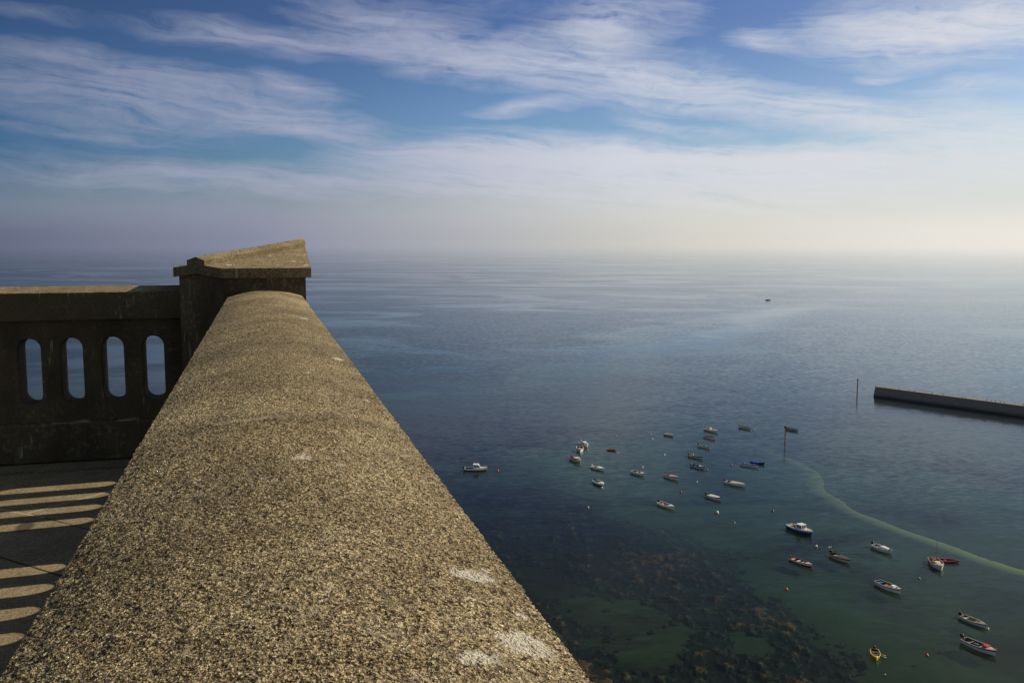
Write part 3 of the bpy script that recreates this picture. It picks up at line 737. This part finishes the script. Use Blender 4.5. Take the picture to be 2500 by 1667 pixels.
# ------------------------------------------------------------------ boats
def hb(f, B):                     # half breadth at the rail, f = 0 stern .. 1 bow
    if f < .45: return B / 2 * (.78 + .22 * math.sin(f / .45 * math.pi / 2))
    q = (f - .45) / .55
    return B / 2 * max(0, 1 - q ** 2.3)
def sheer(f, H): return H * (.90 + .52 * max(0, f - .15) ** 2.2)
def yy(f, z, L, H): return -L / 2 + L * f + (.20 * L / 4.5) * (z / H) * max(0, f) ** 5
class Boat:
    def __init__(s, x, y, az, L, B, H, hull, label, group='small boats moored in the harbour', name='moored_boat', boot=None, stripe=None, rail=WOOD, cat='boat'):
        s.L, s.B, s.H = L, B, H
        s.root = empty(name, (x, y, 0), R(-az)); tag(s.root, label, cat, group)
        ns = 18; mb = MB(); levels = [(1, 1.0), (.97, .72), (.93, .38), (.84, 0), (.62, -.16), (.02, -.3)]
        vs = []; fs = []
        for i in range(ns + 1):
            f = i / ns; h = hb(f, B); zs = sheer(f, H)
            half = []
            for (k, zz) in levels:
                z = zs * zz if zz >= 0 else zz * (1 if f < .85 else 1 - (f - .85) / .15 * .7)
                flare = k if f < .5 else k - (f - .5) * .35 * (1 - max(zz, 0))
                half.append((h * max(flare, .02), yy(f, z, L, H), z))
            for p in half: vs.append(p)
            for p in half[::-1]: vs.append((-p[0], p[1], p[2]))
        k = 2 * len(levels)
        for i in range(ns):
            for j in range(k - 1): fs.append((i * k + j, (i + 1) * k + j, (i + 1) * k + j + 1, i * k + j + 1))
        fs.append(tuple(range(k))[::-1])
        o = mesh('hull', vs, fs, [paint(hull), paint(boot or hull), paint(stripe or hull)], s.root, smooth=False)
        for p in o.data.polygons:
            j = [v % k for v in p.vertices]
            if len(j) == 4:
                a = min(min(j), k - 1 - max(j))
                if boot and a >= 2: p.material_index = 1
                if stripe and a == 0: p.material_index = 2
                p.use_smooth = True
        # capping rail round the top
        mb = MB(); out_ = []; inn = []
        for i in range(ns + 1):
            f = i / ns; z = sheer(f, H) + .02; h = hb(f, B); y_ = yy(f, z, L, H)
            out_.append((h + .03, y_ + (.04 if i == ns else 0), z)); inn.append((max(h - .07, 0), y_ - (.08 if i == ns else 0), z))
        for sg in (1, -1):
            v = [(sg * x_, y_, z + d) for d in (0, -.06) for pts in (out_, inn) for (x_, y_, z) in pts]; n = ns + 1; ff = []
            for i in range(ns):
                ff += [(i, i + 1, n + i + 1, n + i), (2 * n + i, 2 * n + i + 1, i + 1, i), (n + i, n + i + 1, 3 * n + i + 1, 3 * n + i)]
            mb.add(v, ff if sg > 0 else [q[::-1] for q in ff])
        h = hb(0, B); z = sheer(0, H); mb.box((0, -L / 2 + .03, z), (2 * h, .08, .07))
        mb.build('gunwale', paint(rail), s.root)
    def inside(s, color, f0=.02, f1=.72, z=.14):
        n = 12; vs = []; fs = []
        for i in range(n + 1):
            f = f0 + (f1 - f0) * i / n; h = max(hb(f, s.B) - .06, .02); zs = sheer(f, s.H)
            y_ = yy(f, zs, s.L, s.H)
            vs += [(h, y_, zs - .01), (h * .86, y_, z), (-h * .86, y_, z), (-h, y_, zs - .01)]
        for i in range(n):
            for k in range(3): fs.append((i * 4 + k, (i + 1) * 4 + k, (i + 1) * 4 + k + 1, i * 4 + k + 1))
        fs += [(0, 1, 2, 3), (n * 4 + 3, n * 4 + 2, n * 4 + 1, n * 4)]
        mesh('interior', vs, fs, paint(color, .7), s.root); return s
    def deck(s, color, f0=.68, f1=1.0, camber=.05, name='foredeck'):
        n = 10; vs = []; fs = []
        for i in range(n + 1):
            f = f0 + (f1 - f0) * i / n; h = max(hb(f, s.B) - .05, .005); z = sheer(f, s.H) - .005; y_ = yy(f, z, s.L, s.H) - .03
            vs += [(h, y_, z), (h * .5, y_, z + camber), (-h * .5, y_, z + camber), (-h, y_, z)]
        for i in range(n):
            for k in range(3): fs.append((i * 4 + k, i * 4 + k + 1, (i + 1) * 4 + k + 1, (i + 1) * 4 + k))
        mesh(name, vs, fs, paint(color, .5), s.root); return s
    def cover(s, color, f0=.2, f1=.7, rise=.16, name='cover'):
        n = 14; vs = []; fs = []; m_ = 6
        for i in range(n + 1):
            f = f0 + (f1 - f0) * i / n; h = max(hb(f, s.B) - .04, .01); z = sheer(f, s.H) + .03; y_ = yy(f, z, s.L, s.H)
            for k in range(m_ + 1):
                v = -1 + 2 * k / m_
                vs.append((h * v, y_, z + rise * (1 - v * v) * (1 + .35 * math.sin(i * 1.4)) * (1 if 0 < i < n else .3) + .025 * noise.noise((i, k, s.L))))
        for i in range(n):
            for k in range(m_): fs.append((i * (m_ + 1) + k, i * (m_ + 1) + k + 1, (i + 1) * (m_ + 1) + k + 1, (i + 1) * (m_ + 1) + k))
        mesh(name, vs, fs, paint(color, .8), s.root, smooth=True); return s
    def seats(s, color, fs_=(.2, .42, .62), dep=.24):
        for f in fs_:
            mb = MB(); mb.box((0, yy(f, s.H * .7, s.L, s.H), sheer(f, s.H) - .14), (2 * hb(f, s.B) - .16, dep, .04)); mb.build('seat', paint(color, .6), s.root)
        return s
    def motor(s, color, tilt=0, x=0, size=1.0):
        z0 = sheer(0, s.H); yb = -s.L / 2 - .1
        ca, sa = math.cos(R(tilt)), math.sin(R(tilt))
        def rot(v): return [(a + x, yb + (b * ca - (c) * sa), z0 + (b * sa + c * ca)) for a, b, c in v]
        mb = MB(); mb.box((0, -.06, -.35 * size), (.11 * size, .16 * size, .9 * size)); mb.box((0, -.08, -.82 * size), (.1, .34 * size, .08)); mb.box((0, .1, .02), (.22, .18, .1))
        mb.v = rot(mb.v); g = mb.build('outboard_motor', paint(DARK, .6), s.root)
        mb = MB(); mb.lathe([(.12, 0), (.19, .05), (.2, .2), (.17, .33), (.08, .38)], (0, -.08, .1), 10)
        mb.v = [(a * .9 * size, (b + .08) * 1.45 * size - .08, c * size) for a, b, c in mb.v]
        mb.v = rot(mb.v); mb.build('cowl', paint(color, .35), g, True)
        mb = MB(); mb.tube([(0, .1, .18), (0, .55, .26)], .025, 6); mb.v = rot(mb.v); mb.build('tiller', paint(BLACK), g)
        return s
    def cabin(s, color, f0, f1, h=.55, wf=.8, slope=.45, roof=None, win=True, aft=.08, name='cabin'):
        y0, y1 = yy(f0, s.H, s.L, s.H), yy(f1, s.H, s.L, s.H)
        w0, w1 = min(hb(f0, s.B), hb((f0 + f1) / 2, s.B)) * wf, hb(f1, s.B) * wf * .85 + .04
        zb = min(sheer(f0, s.H), sheer(f1, s.H)) - .1; zt = sheer(f0, s.H) + h
        yt0, yt1 = y0 + aft, y1 - slope
        wt0, wt1 = w0 * .84, (w0 + (w1 - w0) * (yt1 - y0) / (y1 - y0)) * .84
        base_ = [(-w0, y0, zb), (w0, y0, zb), (w1, y1, zb), (-w1, y1, zb)]
        top_ = [(-wt0, yt0, zt), (wt0, yt0, zt), (wt1, yt1, zt - .04), (-wt1, yt1, zt - .04)]
        fs = [(0, 1, 5, 4), (1, 2, 6, 5), (2, 3, 7, 6), (3, 0, 4, 7), (4, 5, 6, 7)]
        c = mesh(name, base_ + top_, fs, paint(color, .4), s.root)
        bv = c.modifiers.new('b', 'BEVEL'); bv.width = .035; bv.segments = 2
        vs = [Vector(v) for v in base_ + top_]
        zmin = (max(sheer(f1, s.H), sheer(f0, s.H)) - zb) / (zt - zb) + .06
        def pane(a, b, c_, d, u0, u1, v0, v1):
            A, Bq, C_, D_ = vs[a], vs[b], vs[c_], vs[d]
            def P(u, v): return A.lerp(Bq, u).lerp(D_.lerp(C_, u), v)
            nrm = (Bq - A).cross(D_ - A).normalized() * .012
            mesh('window', [P(u0, v0) + nrm, P(u1, v0) + nrm, P(u1, v1) + nrm, P(u0, v1) + nrm], [(0, 1, 2, 3)], paint(GLASS if win is True else win, .12), c)
        if win:
            v0 = min(max(zmin, .35), .6)
            for u in ((.1, .47), (.53, .9)): pane(2, 3, 7, 6, *u, v0 - .08, .88)
            for q in ((1, 2, 6, 5), (3, 0, 4, 7)):
                for u in ((.12, .46), (.54, .86)): pane(*q, *u, v0, .88)
        if roof:
            mb = MB(); yc = (yt0 + yt1) / 2; mb.box((0, yc, zt + .03), (2 * wt0 + .12, abs(yt1 - yt0) + .2, .06)); rr_ = mb.build('roof', paint(roof, .4), c)
        return s
    def screen(s, f, w=.7, h=.35, color=(.25, .32, .33)):
        y_ = yy(f, s.H, s.L, s.H); z = sheer(f, s.H); x = hb(f, s.B) * w
        mb = MB(); mb.add([(-x, y_ - .3, z), (-x * .8, y_, z), (x * .8, y_, z), (x, y_ - .3, z), (-x * .9, y_ - .42, z + h), (-x * .7, y_ - .16, z + h), (x * .7, y_ - .16, z + h), (x * .9, y_ - .42, z + h)],
                         [(0, 1, 5, 4), (1, 2, 6, 5), (2, 3, 7, 6)])
        mb.build('windscreen', paint(color, .15), s.root); return s
    def box(s, name, f, x, size, color, dz=.2):
        mb = MB(); mb.box((x, yy(f, s.H, s.L, s.H), dz + size[2] / 2), size, .92); o = mb.build(name, paint(color, .6), s.root)
        bv = o.modifiers.new('b', 'BEVEL'); bv.width = .03; bv.segments = 2; return s
    def pole(s, name, f, x, h, r_=.025, color=GREY, lean=0, z0=None):
        z = sheer(f, s.H) if z0 is None else z0; y_ = yy(f, s.H, s.L, s.H)
        mb = MB(); mb.tube([(x, y_, z), (x, y_ - lean, z + h)], [r_, r_ * .7], 6); mb.build(name, paint(color), s.root); return s
    def stem(s, color=GREY, h=.22):       # bow roller / stem head
        z = sheer(1, s.H); y_ = yy(1, z, s.L, s.H)
        mb = MB(); mb.tube([(0, y_ - .08, z - .02), (0, y_ - .02, z + h)], .04, 6); mb.build('stem_post', paint(color), s.root); return s
    def pulpit(s, color=(.6, .6, .6)):
        mb = MB(); pts = []
        for f in (.78, .88, .97): pts.append((hb(f, s.B) * .9, yy(f, s.H, s.L, s.H), sheer(f, s.H) + .38))
        ring_ = pts + [(0, yy(1, s.H, s.L, s.H) + .05, sheer(1, s.H) + .4)] + [(-a, b, c) for a, b, c in pts[::-1]]
        mb.tube(ring_, .022, 6)
        for (a, b, c) in pts + [(-a, b, c) for a, b, c in pts]: mb.tube([(a, b, c - .4), (a, b, c)], .018, 5)
        mb.build('bow_rail', paint(color, .25), s.root); return s

def oars(s, color=WOOD):
    for sg in (1, -1):
        mb = MB(); mb.tube([(sg * .28, -s.L * .28, s.H + .03), (sg * .22, s.L * .22, s.H + .06)], .03, 6)
        mb.box((sg * .215, s.L * .26, s.H + .062), (.13, .42, .025)); mb.build('oar', paint(color, .6), s.root)

b = Boat(-9.3, 228.2, 94, 5.5, 2.1, .72, WHITE, 'white motor cruiser with raised wheelhouse lying apart from the other boats', boot=(.12, .12, .12), rail=WHITE)
b.inside((.12, .2, .22), .03, .5).deck(WHITE, .5).cabin(WHITE, .40, .80, .95, .78, .95, roof=WHITE, win=(.05, .16, .14)).motor(BLACK, 0, .25).pulpit().pole('mast', .44, 0, 1.75, .02, (.7, .7, .7)).box('bait_locker', .14, -.3, (.5, .4, .5), NAVY).stem()
b = Boat(20.6, 256.5, 165, 5.2, 2.05, .75, WHITE, 'white cabin boat with a yellow lower hull, bow towards the viewer', boot=(.72, .6, .05), rail=WHITE)
b.inside((.35, .33, .3), .03, .45).deck(WHITE, .42).cabin(WHITE, .42, .85, .55, .86, .35, win=True).motor(WHITE, 35, 0, 1.1).stem()
b = Boat(19.0, 250.6, -179, 5.0, 2.0, .78, WHITE, 'white open boat with a brown inside moored against the yellow bottomed cabin boat', boot=WHITE, stripe=(.25, .18, .1), rail=WHITE)
b.inside((.14, .085, .05), .03, .76).deck((.34, .24, .14), .74).seats((.2, .13, .07), (.25, .5)).box('engine_case', .45, .1, (.6, .8, .5), CREAM).pole('tiller', .03, 0, .4, .04, WHITE)
b = Boat(17.0, 238.2, 157, 4.7, 2.05, .66, CREAM, 'cream cabin boat with red brown cockpit trim in front of the brown lined boat', rail=(.3, .1, .06))
b.inside((.25, .05, .04), .03, .5).deck(CREAM, .46).cabin(CREAM, .45, .84, .42, .82, .4, roof=CREAM, win=True).motor(DARK, 10).box('cushion', .25, .3, (.5, .6, .3), RED).stem()
b = Boat(22.1, 229.4, 145, 4.3, 1.75, .55, WHITE, 'all white motorboat with a low cuddy and white engine cover', rail=WHITE, boot=WHITE)
b.inside((.5, .5, .5), .03, .52).deck(WHITE, .48, camber=.12).cabin(WHITE, .48, .82, .22, .8, .4, win=(.2, .22, .24)).screen(.5, .75, .25, (.2, .22, .24)).motor(WHITE, 20, .15).stem(WHITE, .1)
b = Boat(20.9, 214.7, 160, 4.5, 1.85, .62, WHITE, 'small boat with blue lower hull and blue seats below the all white motorboat', boot=BLUE, rail=WHITE)
b.inside((.06, .14, .35), .03, .66).deck(WHITE, .64, camber=.08).seats((.3, .36, .48), (.22, .45)).screen(.64, .7, .25).motor(DARK, 25).box('engine_case', .4, 0, (.5, .6, .4), (.12, .1, .1))
b = Boat(27.8, 250.4, 125, 2.5, 1.15, .34, (.5, .06, .04), 'tiny red dinghy floating alone on the green water', name='dinghy', rail=(.55, .09, .06), boot=(.32, .16, .08))
b.inside((.42, .05, .04), .03, .9, .08).seats((.4, .06, .05), (.35,)).deck((.6, .25, .18), .86)
b = Boat(31.6, 224.3, 146, 4.2, 1.75, .62, WHITE, 'white open boat with a blue grey band and dark engine in the middle', stripe=(.22, .27, .36), rail=CREAM)
b.inside((.13, .12, .1), .03, .74).deck(WHITE, .72).seats((.35, .3, .22), (.2, .6)).box('engine_case', .36, -.1, (.7, .6, .5), DARK).box('fish_crate', .47, .2, (.5, .45, .35), WHITE).stem(WHITE)
b = Boat(47.2, 270.3, 147, 3.5, 1.5, .5, (.55, .62, .62), 'small pale boat with dark outboard, farthest out of the left hand moorings', rail=WHITE)
b.inside((.2, .2, .2), .03, .72).deck(GREY, .7).seats(WHITE, (.25, .5)).motor(BLACK, 30).stem(GREY, .15)
b = Boat(61.3, 276.8, 150, 5.2, 1.95, .58, WHITE, 'long white open boat with a white console and thin pole at its stern', rail=WHITE)
b.inside((.28, .15, .08), .03, .74).deck((.45, .36, .28), .74).seats((.3, .16, .1), (.22, .62)).box('console', .42, 0, (.7, .5, .85), WHITE).motor(DARK, 15).pole('flagstaff', .02, .55, 1.5, .03, WHITE, .3).pole('rod', .3, -.3, .8, .025, CREAM)
b = Boat(58.6, 266.4, 146, 3.9, 1.7, .55, WHITE, 'white boat with a dark red inside moored just in front of the long white one', rail=(.36, .05, .05))
b.inside((.3, .025, .025), .03, .8).seats((.33, .04, .04), (.2, .42, .62)).box('engine_case', .3, 0, (.5, .5, .35), (.16, .02, .02)).stem(CREAM, .15)
b = Boat(72.7, 280.6, 144, 4.2, 1.65, .55, (.6, .6, .58), 'pale open boat with olive brown inside and pink buoy at its bow', rail=(.24, .2, .15))
b.inside((.16, .13, .08), .03, .85).seats((.25, .2, .13), (.25, .5)).motor(BLACK, 20)
b = Boat(86.5, 277.9, 144, 4.1, 1.6, .55, (.38, .4, .42), 'grey open boat lying just beyond the red channel post', rail=(.2, .2, .2))
b.inside((.09, .09, .1), .03, .85).seats((.15, .15, .16), (.3, .58)).motor((.2, .2, .22), 20).stem((.4, .12, .1), .1)
b = Boat(54.4, 254.4, 144, 3.7, 1.5, .5, WHITE, 'white boat with a blue rail and an orange buoy at its bow', stripe=(.08, .2, .34), rail=(.05, .17, .3))
b.inside((.3, .34, .38), .03, .7).deck((.07, .2, .33), .68).seats(WHITE, (.25,)).box('bucket', .66, 0, (.2, .2, .3), WHITE, .4).motor(BLACK, 25)
b = Boat(49.6, 242, 142, 4.5, 1.7, .55, (.6, .6, .56), 'white hulled boat under a dark green cover', stripe=GREEN, rail=GREEN)
b.inside((.16, .15, .1), .03, .4).cover(GREEN, .34, .97, .08).seats(CREAM, (.16,)).motor((.08, .1, .11), 25).box('console', .26, -.1, (.4, .35, .6), CREAM)
b = Boat(48, 231.2, 140, 4.1, 1.65, .52, (.62, .64, .68), 'white boat with navy rails and a grey engine cover', stripe=NAVY, rail=NAVY)
b.inside((.06, .07, .1), .03, .74).deck((.3, .34, .42), .7).seats((.25, .28, .34), (.3, .55)).motor((.3, .3, .32), 30, .1).screen(.66, .6, .25, (.12, .15, .2)).stem(WHITE, .12)
b = Boat(61.6, 232.6, 128, 4.6, 1.75, .5, WHITE, 'white boat under a bright blue tarpaulin, nearer of the two blue covered boats', rail=BLUE)
b.inside((.1, .1, .15), .03, .5).cover(BLUE, .12, .98, .18)
b = Boat(64.4, 235.2, 128, 3.7, 1.6, .5, (.02, .05, .2), 'boat with a blue hull and blue cover half hidden behind the other blue covered boat', rail=NAVY)
b.inside((.03, .05, .12), .03, .5).cover((.03, .09, .4), .1, .98, .16)
b = Boat(39.4, 220.4, 149, 4.5, 1.85, .62, WHITE, 'cream boat with a salmon tarpaulin over its bow and red gear aft', stripe=(.05, .04, .04), rail=(.2, .16, .12))
b.inside((.16, .13, .1), .03, .6).cover((.55, .26, .18), .46, .9, .16).box('fish_crate', .22, .15, (.55, .5, .4), RED).box('engine_case', .36, -.1, (.5, .5, .5), WHITE).seats(WOOD, (.12,)).stem(CREAM)
b = Boat(53.5, 214.3, 136, 5.0, 1.8, .62, WHITE, 'white boat with a pale yellow cover and long clean hull', rail=(.62, .58, .5))
b.inside((.25, .25, .25), .03, .3).cover((.55, .48, .28), .26, .86, .10).deck(WHITE, .86).motor(DARK, 20, .2).box('console', .16, -.1, (.5, .3, .6), DARK)
b = Boat(45.8, 202.8, 148, 4.4, 1.7, .55, WHITE, 'white boat with a black rail and white cover', stripe=BLACK, rail=BLACK)
b.inside((.1, .1, .1), .03, .3).cover((.6, .58, .58), .16, .88, .08).deck((.2, .2, .22), .88).motor(BLACK, 30)
b = Boat(33.9, 196.1, 148, 4.7, 1.75, .58, WHITE, 'white rowing boat with a rust red inside and white foredeck', rail=WHITE)
b.inside((.3, .085, .04), .03, .72).deck(WHITE, .7, camber=.1).seats((.62, .27, .13), (.16,)).seats((.33, .1, .05), (.4, .58)).motor(DARK, 20).box('bucket', .34, .3, (.25, .25, .3), WHITE, .35)
b = Boat(57.9, 178.7, 153, 6.1, 2.25, .85, (.02, .055, .22), 'blue hulled cabin cruiser with a white wheelhouse', stripe=(.7, .7, .68), rail=WHITE)
b.inside((.52, .47, .38), .03, .46, .35).deck((.62, .55, .42), .44).cabin(WHITE, .58, .86, .22, .8, .3, win=True, name='cuddy').cabin(WHITE, .44, .70, .85, .74, .38, roof=WHITE).pulpit().box('engine_case', .36, .1, (.7, .5, .55), DARK, .35).seats(WHITE, (.08,)).stem(CREAM)
b = Boat(52.4, 160.5, 148, 4.7, 1.6, .5, WHITE, 'white rowing boat with pinkish benches and a thin brown rail', rail=(.3, .11, .07), boot=(.28, .05, .04))
b.inside((.05, .03, .025), .03, .93).seats((.62, .5, .46), (.12,), .5).seats((.62, .55, .53), (.38,), .5).seats((.6, .47, .42), (.58,), .26).deck((.6, .5, .46), .74, camber=.02).motor((.2, .12, .1), 10, 0, .7)
b = Boat(60.3, 162.6, 158, 4.5, 1.75, .58, (.6, .57, .48), 'cream hulled boat with a dark brown rail and tarpaulin', rail=(.05, .025, .022), stripe=(.06, .03, .028))
b.inside((.06, .045, .04), .03, .4).cover((.055, .038, .034), .32, .9, .05).deck((.1, .07, .05), .88).seats((.5, .4, .25), (.22,), .34).motor(BLACK, 30, 0, 1.1).stem(CREAM, .3)
b = Boat(70, 167.5, 157, 4.4, 1.75, .62, (.70, .70, .76), 'white boat with a long cabin top and big black outboard', rail=WHITE)
b.inside((.3, .24, .24), .03, .5).deck(WHITE, .46, camber=.08).cabin((.78, .78, .8), .44, .86, .28, .84, .22, win=False).box('hatch', .9, 0, (.5, .4, .12), (.1, .05, .05), .8).motor(BLACK, 45, 0, 1.3).seats(GREY, (.25,)).pole('rod', .3, .2, .5, .03, WHITE).stem((.6, .4, .3), .12)
b = Boat(63.3, 148.4, 158, 5.0, 1.9, .66, WHITE, 'white boat with a navy band, blue stern seat and wooden floor', stripe=None, rail=(.45, .43, .38))
b.inside((.25, .16, .08), .03, .66).seats((.05, .14, .45), (.14,), .5).deck(WHITE, .64, camber=.1).box('engine_case', .42, .1, (.7, .7, .3), (.36, .22, .1)).box('sail_bag', .72, .1, (.8, .6, .28), WHITE, .72).stem(YELLOW, .16).box('rope_coil', .86, 0, (.35, .3, .15), (.55, .42, .12), .85)
mb = MB()
for sg in (1, -1):
    v = []
    for i in range(19):
        f = i / 18; z = sheer(f, .66); h = hb(f, 1.9)
        for q in (.66, .80): v.append((sg * (h * (.955 + .03 * (q - .66) / .14 - (max(0, f - .5) * .35 * (1 - q))) + .012), yy(f, z * q, 5.0, .66), z * q))
    mb.add(v, [(2 * i, 2 * i + 2, 2 * i + 3, 2 * i + 1) for i in range(18)])
mb.build('rubbing_strake', paint(NAVY), b.root)
b = Boat(76.4, 159.2, -172, 5.2, 2.05, .78, (.62, .66, .62), 'pale masted sailing boat with its bow straight towards the viewer', rail=(.5, .36, .2))
b.inside((.12, .06, .06), .03, .7).deck((.5, .4, .26), .7).cabin(CREAM, .46, .78, .22, .62, .2, win=True, name='cuddy').pole('mast', .42, 0, 4.6, .05, (.12, .08, .06), 0, .3).box('sail_bag', .25, .1, (.9, 1.2, .45), (.2, .03, .04), .45).box('fender', .55, .75, (.25, .5, .3), (.75, .35, .05), .75).pole('boathook', .3, .9, .5, .03, CREAM).stem(CREAM)
b = Boat(79.0, 161.4, 103, 4.3, 1.5, .42, (.36, .06, .09), 'pink rowing dinghy moored behind the masted boat', name='dinghy', rail=(.55, .16, .2))
b.inside((.2, .03, .05), .03, .92).seats((.33, .06, .09), (.2, .5))
b = Boat(70.6, 134.5, 156, 4.0, 1.55, .5, (.6, .6, .6), 'weathered open boat with a tilted black outboard and a pole rising from its stern', stripe=NAVY, rail=(.5, .46, .38))
b.inside((.13, .1, .07), .03, .78).seats((.45, .55, .55), (.18,), .4).seats((.4, .3, .17), (.6,), .3).deck((.36, .3, .24), .78).motor(BLACK, 55, 0, 1.2).pole('pole', .06, .1, 1.1, .03, GREY, 1.0)
oars(b, (.4, .33, .22))
b = Boat(66.9, 125.6, 154, 5.0, 1.9, .68, (.70, .70, .72), 'white boat with a black band and a bright red hatch cover on its foredeck', stripe=BLACK, rail=(.5, .44, .36))
b.inside((.13, .11, .09), .03, .64).deck((.55, .5, .42), .62, camber=.06).box('hatch_cover', .72, -.05, (.95, .75, .24), (.55, .03, .035), .78).motor((.06, .04, .04), 5, .1, 1.2).box('engine_case', .42, 0, (.6, .7, .4), (.04, .05, .12)).seats((.2, .18, .16), (.25,)).box('fish_crate', .2, .3, (.5, .4, .3), DARK).stem(WHITE, .3)
b = Boat(51.2, 123.3, -164, 3.1, 1.3, .42, (.55, .42, .06), 'small yellow dinghy with a dark engine and oars sticking out', name='dinghy', rail=(.6, .45, .06))
b.inside((.16, .09, .05), .03, .86, .06).seats((.22, .11, .07), (.25, .55)).motor(BLACK, 40, 0, .9).deck((.6, .45, .05), .84)
mb = MB()
for yo in (-.15, .45):
    mb = MB(); mb.tube([(-.2, yo - .3, .5), (-1.15, yo + .25, .28)], .03, 6); mb.box((-1.15, yo + .25, .28), (.4, .16, .03), 1, -.5); mb.build('oar', paint((.55, .52, .45)), b.root)
# speedboat far out, with its wake
b = Boat(253.4, 905.2, -88, 4.6, 1.8, .65, (.2, .215, .235), 'tiny dark speedboat under way far out on the bay', None, 'speedboat', rail=(.06, .06, .06))  # distance haze put into the hull paint as a lighter grey
b.inside((.05, .05, .05), .03, .55).deck((.08, .08, .09), .55).cabin((.2, .21, .23), .4, .7, .5, .7, .5, win=False).motor(BLACK, 0)
m, t, out = material('foam')
P = t.new('ShaderNodeTexCoord').outputs['Object']
df = t.new('ShaderNodeBsdfDiffuse'); df.inputs[0].default_value = (.8, .8, .8, 1); tp = t.new('ShaderNodeBsdfTransparent'); mxs = t.new('ShaderNodeMixShader')
X, Y, Z = t.sep(P)
t.put(mxs.inputs[0], t.math('MULTIPLY', t.maprange(X, 0, 60, .95, 0), t.maprange(t.noise(P, .5, 4, .6), .35, .6)))
t.l.new(tp.outputs[0], mxs.inputs[1]); t.l.new(df.outputs[0], mxs.inputs[2]); t.l.new(mxs.outputs[0], out.inputs[0])
wk = mesh('wake', [(3, -.7, .06), (10, -1.6, .06), (60, -4, .06), (60, 4, .06), (10, 1.6, .06), (3, .7, .06)], [(0, 1, 4, 5), (1, 2, 3, 4)], m)
wk.location = (253.4, 905, 0); tag(wk, 'thin white wake trailing behind the far speedboat', 'wake', kind='stuff')

# ------------------------------------------------------------------ buoys and floats
def buoy(x, y, r_, color, label, col2=None):
    root = None
    mb = MB(); prof = [(r_ * math.sin(a * math.pi / 10), -r_ * math.cos(a * math.pi / 10)) for a in range(1, 10)]
    mb.lathe(prof + [(r_ * .16, r_ * 1.02), (r_ * .16, r_ * 1.2), (r_ * .05, r_ * 1.24)], (0, 0, r_ * .35), 12)
    if col2:
        root = empty('mooring_buoy', (x, y, 0)); mb.build('float', paint(color), root, True)
        m2_ = MB(); m2_.lathe([(r_ * 1.005 * math.sin(a * math.pi / 10), -r_ * 1.005 * math.cos(a * math.pi / 10)) for a in (2, 3, 4, 4.6)], (0, 0, r_ * .35), 12); m2_.build('band', paint(col2), root, True)
        o = root
    else:
        o = mb.build('mooring_buoy', paint(color), None, True); o.location = (x, y, 0)
    tag(o, label, 'buoy', 'mooring buoys on the harbour water'); return o
W_ = (.8, .78, .74); O_ = (.72, .1, .035); Rr = (.42, .05, .04)
buoy(-3.6, 227.7, .27, O_, 'bright orange buoy just off the bow of the wheelhouse cruiser')
buoy(-14.6, 237.5, .17, O_, 'tiny orange float beyond the stern of the wheelhouse cruiser')
buoy(31.4, 270.1, .13, W_, 'tiny white float, most distant one left of the pale boat with outboard')
buoy(41.9, 271.6, .14, W_, 'tiny white float level with the pale boat with outboard')
buoy(41.4, 265.2, .24, W_, 'white buoy just below the pale boat with outboard')
buoy(41.6, 244.9, .26, W_, 'round white buoy left of the green covered boat')
buoy(29.2, 247.2, .13, W_, 'tiny white float just below the red dinghy')
buoy(33.7, 231.1, .24, W_, 'white buoy behind the boat with the blue grey band')
buoy(16.7, 195.4, .22, (.7, .68, .5), 'pale buoy alone over the dark seaweed edge')
buoy(44.8, 216.7, .22, (.7, .66, .45), 'cream float between the salmon covered boat and the yellow covered one')
buoy(39.3, 207.8, .24, Rr, 'dark red buoy above the rust red rowing boat')
buoy(44.1, 191.5, .36, W_, 'large white buoy with an orange underside', ORANGE)
buoy(57.1, 233.4, .27, Rr, 'red buoy left of the blue covered boats')
buoy(56.4, 192.7, .26, Rr, 'red buoy above the blue hulled cruiser')
buoy(46.1, 184.4, .18, (.72, .6, .2), 'small yellow float left of the blue hulled cruiser')
buoy(58.2, 169.7, .25, W_, 'white buoy between the blue hulled cruiser and the brown covered boat')
buoy(46.0, 147.9, .25, O_, 'orange buoy alone at the edge of the seaweed bed')
buoy(70.5, 153.0, .20, (.25, .26, .26), 'dull grey buoy below the masted boat')
buoy(58.5, 123.4, .22, O_, 'orange buoy between the yellow dinghy and the red hatched boat')
buoy(50.3, 117.7, .10, W_, 'tiny white float near the bottom edge below the yellow dinghy')
buoy(71.6, 132.2, .22, (.68, .63, .42), 'cream buoy touching the bow of the weathered open boat')
buoy(21.3, 211.6, .22, W_, 'white buoy touching the bow of the boat with blue lower hull')
buoy(49.8, 228.4, .22, O_, 'small orange buoy at the bow of the navy railed boat')
buoy(74.7, 278.4, .26, (.6, .25, .24), 'pink buoy at the bow of the olive lined boat')
buoy(55.6, 252.6, .22, O_, 'orange buoy at the bow of the boat with the blue rail')
for (x, y, rz, lb) in ((60.4, 169.0, .6, 'white gull afloat above the brown covered boat, the one to the left'), (60.85, 169.5, .9, 'white gull afloat above the brown covered boat, the one to the right')):
    mb = MB(); mb.lathe([(.02, -.06), (.11, 0), (.12, .06), (.07, .12), (.01, .14)], (0, 0, 0), 10); mb.v = [(a, b * 2.1, c) for a, b, c in mb.v]
    mb.lathe([(.02, .08), (.05, .12), (.06, .19), (.03, .24)], (0, .18, 0), 8); mb.box((0, .27, .17), (.02, .09, .02))
    o = mb.build('gull', paint((.8, .8, .8)), None, True); o.location = (x, y, 0); o.rotation_euler = (0, 0, rz); tag(o, lb, 'gull', 'gulls afloat')
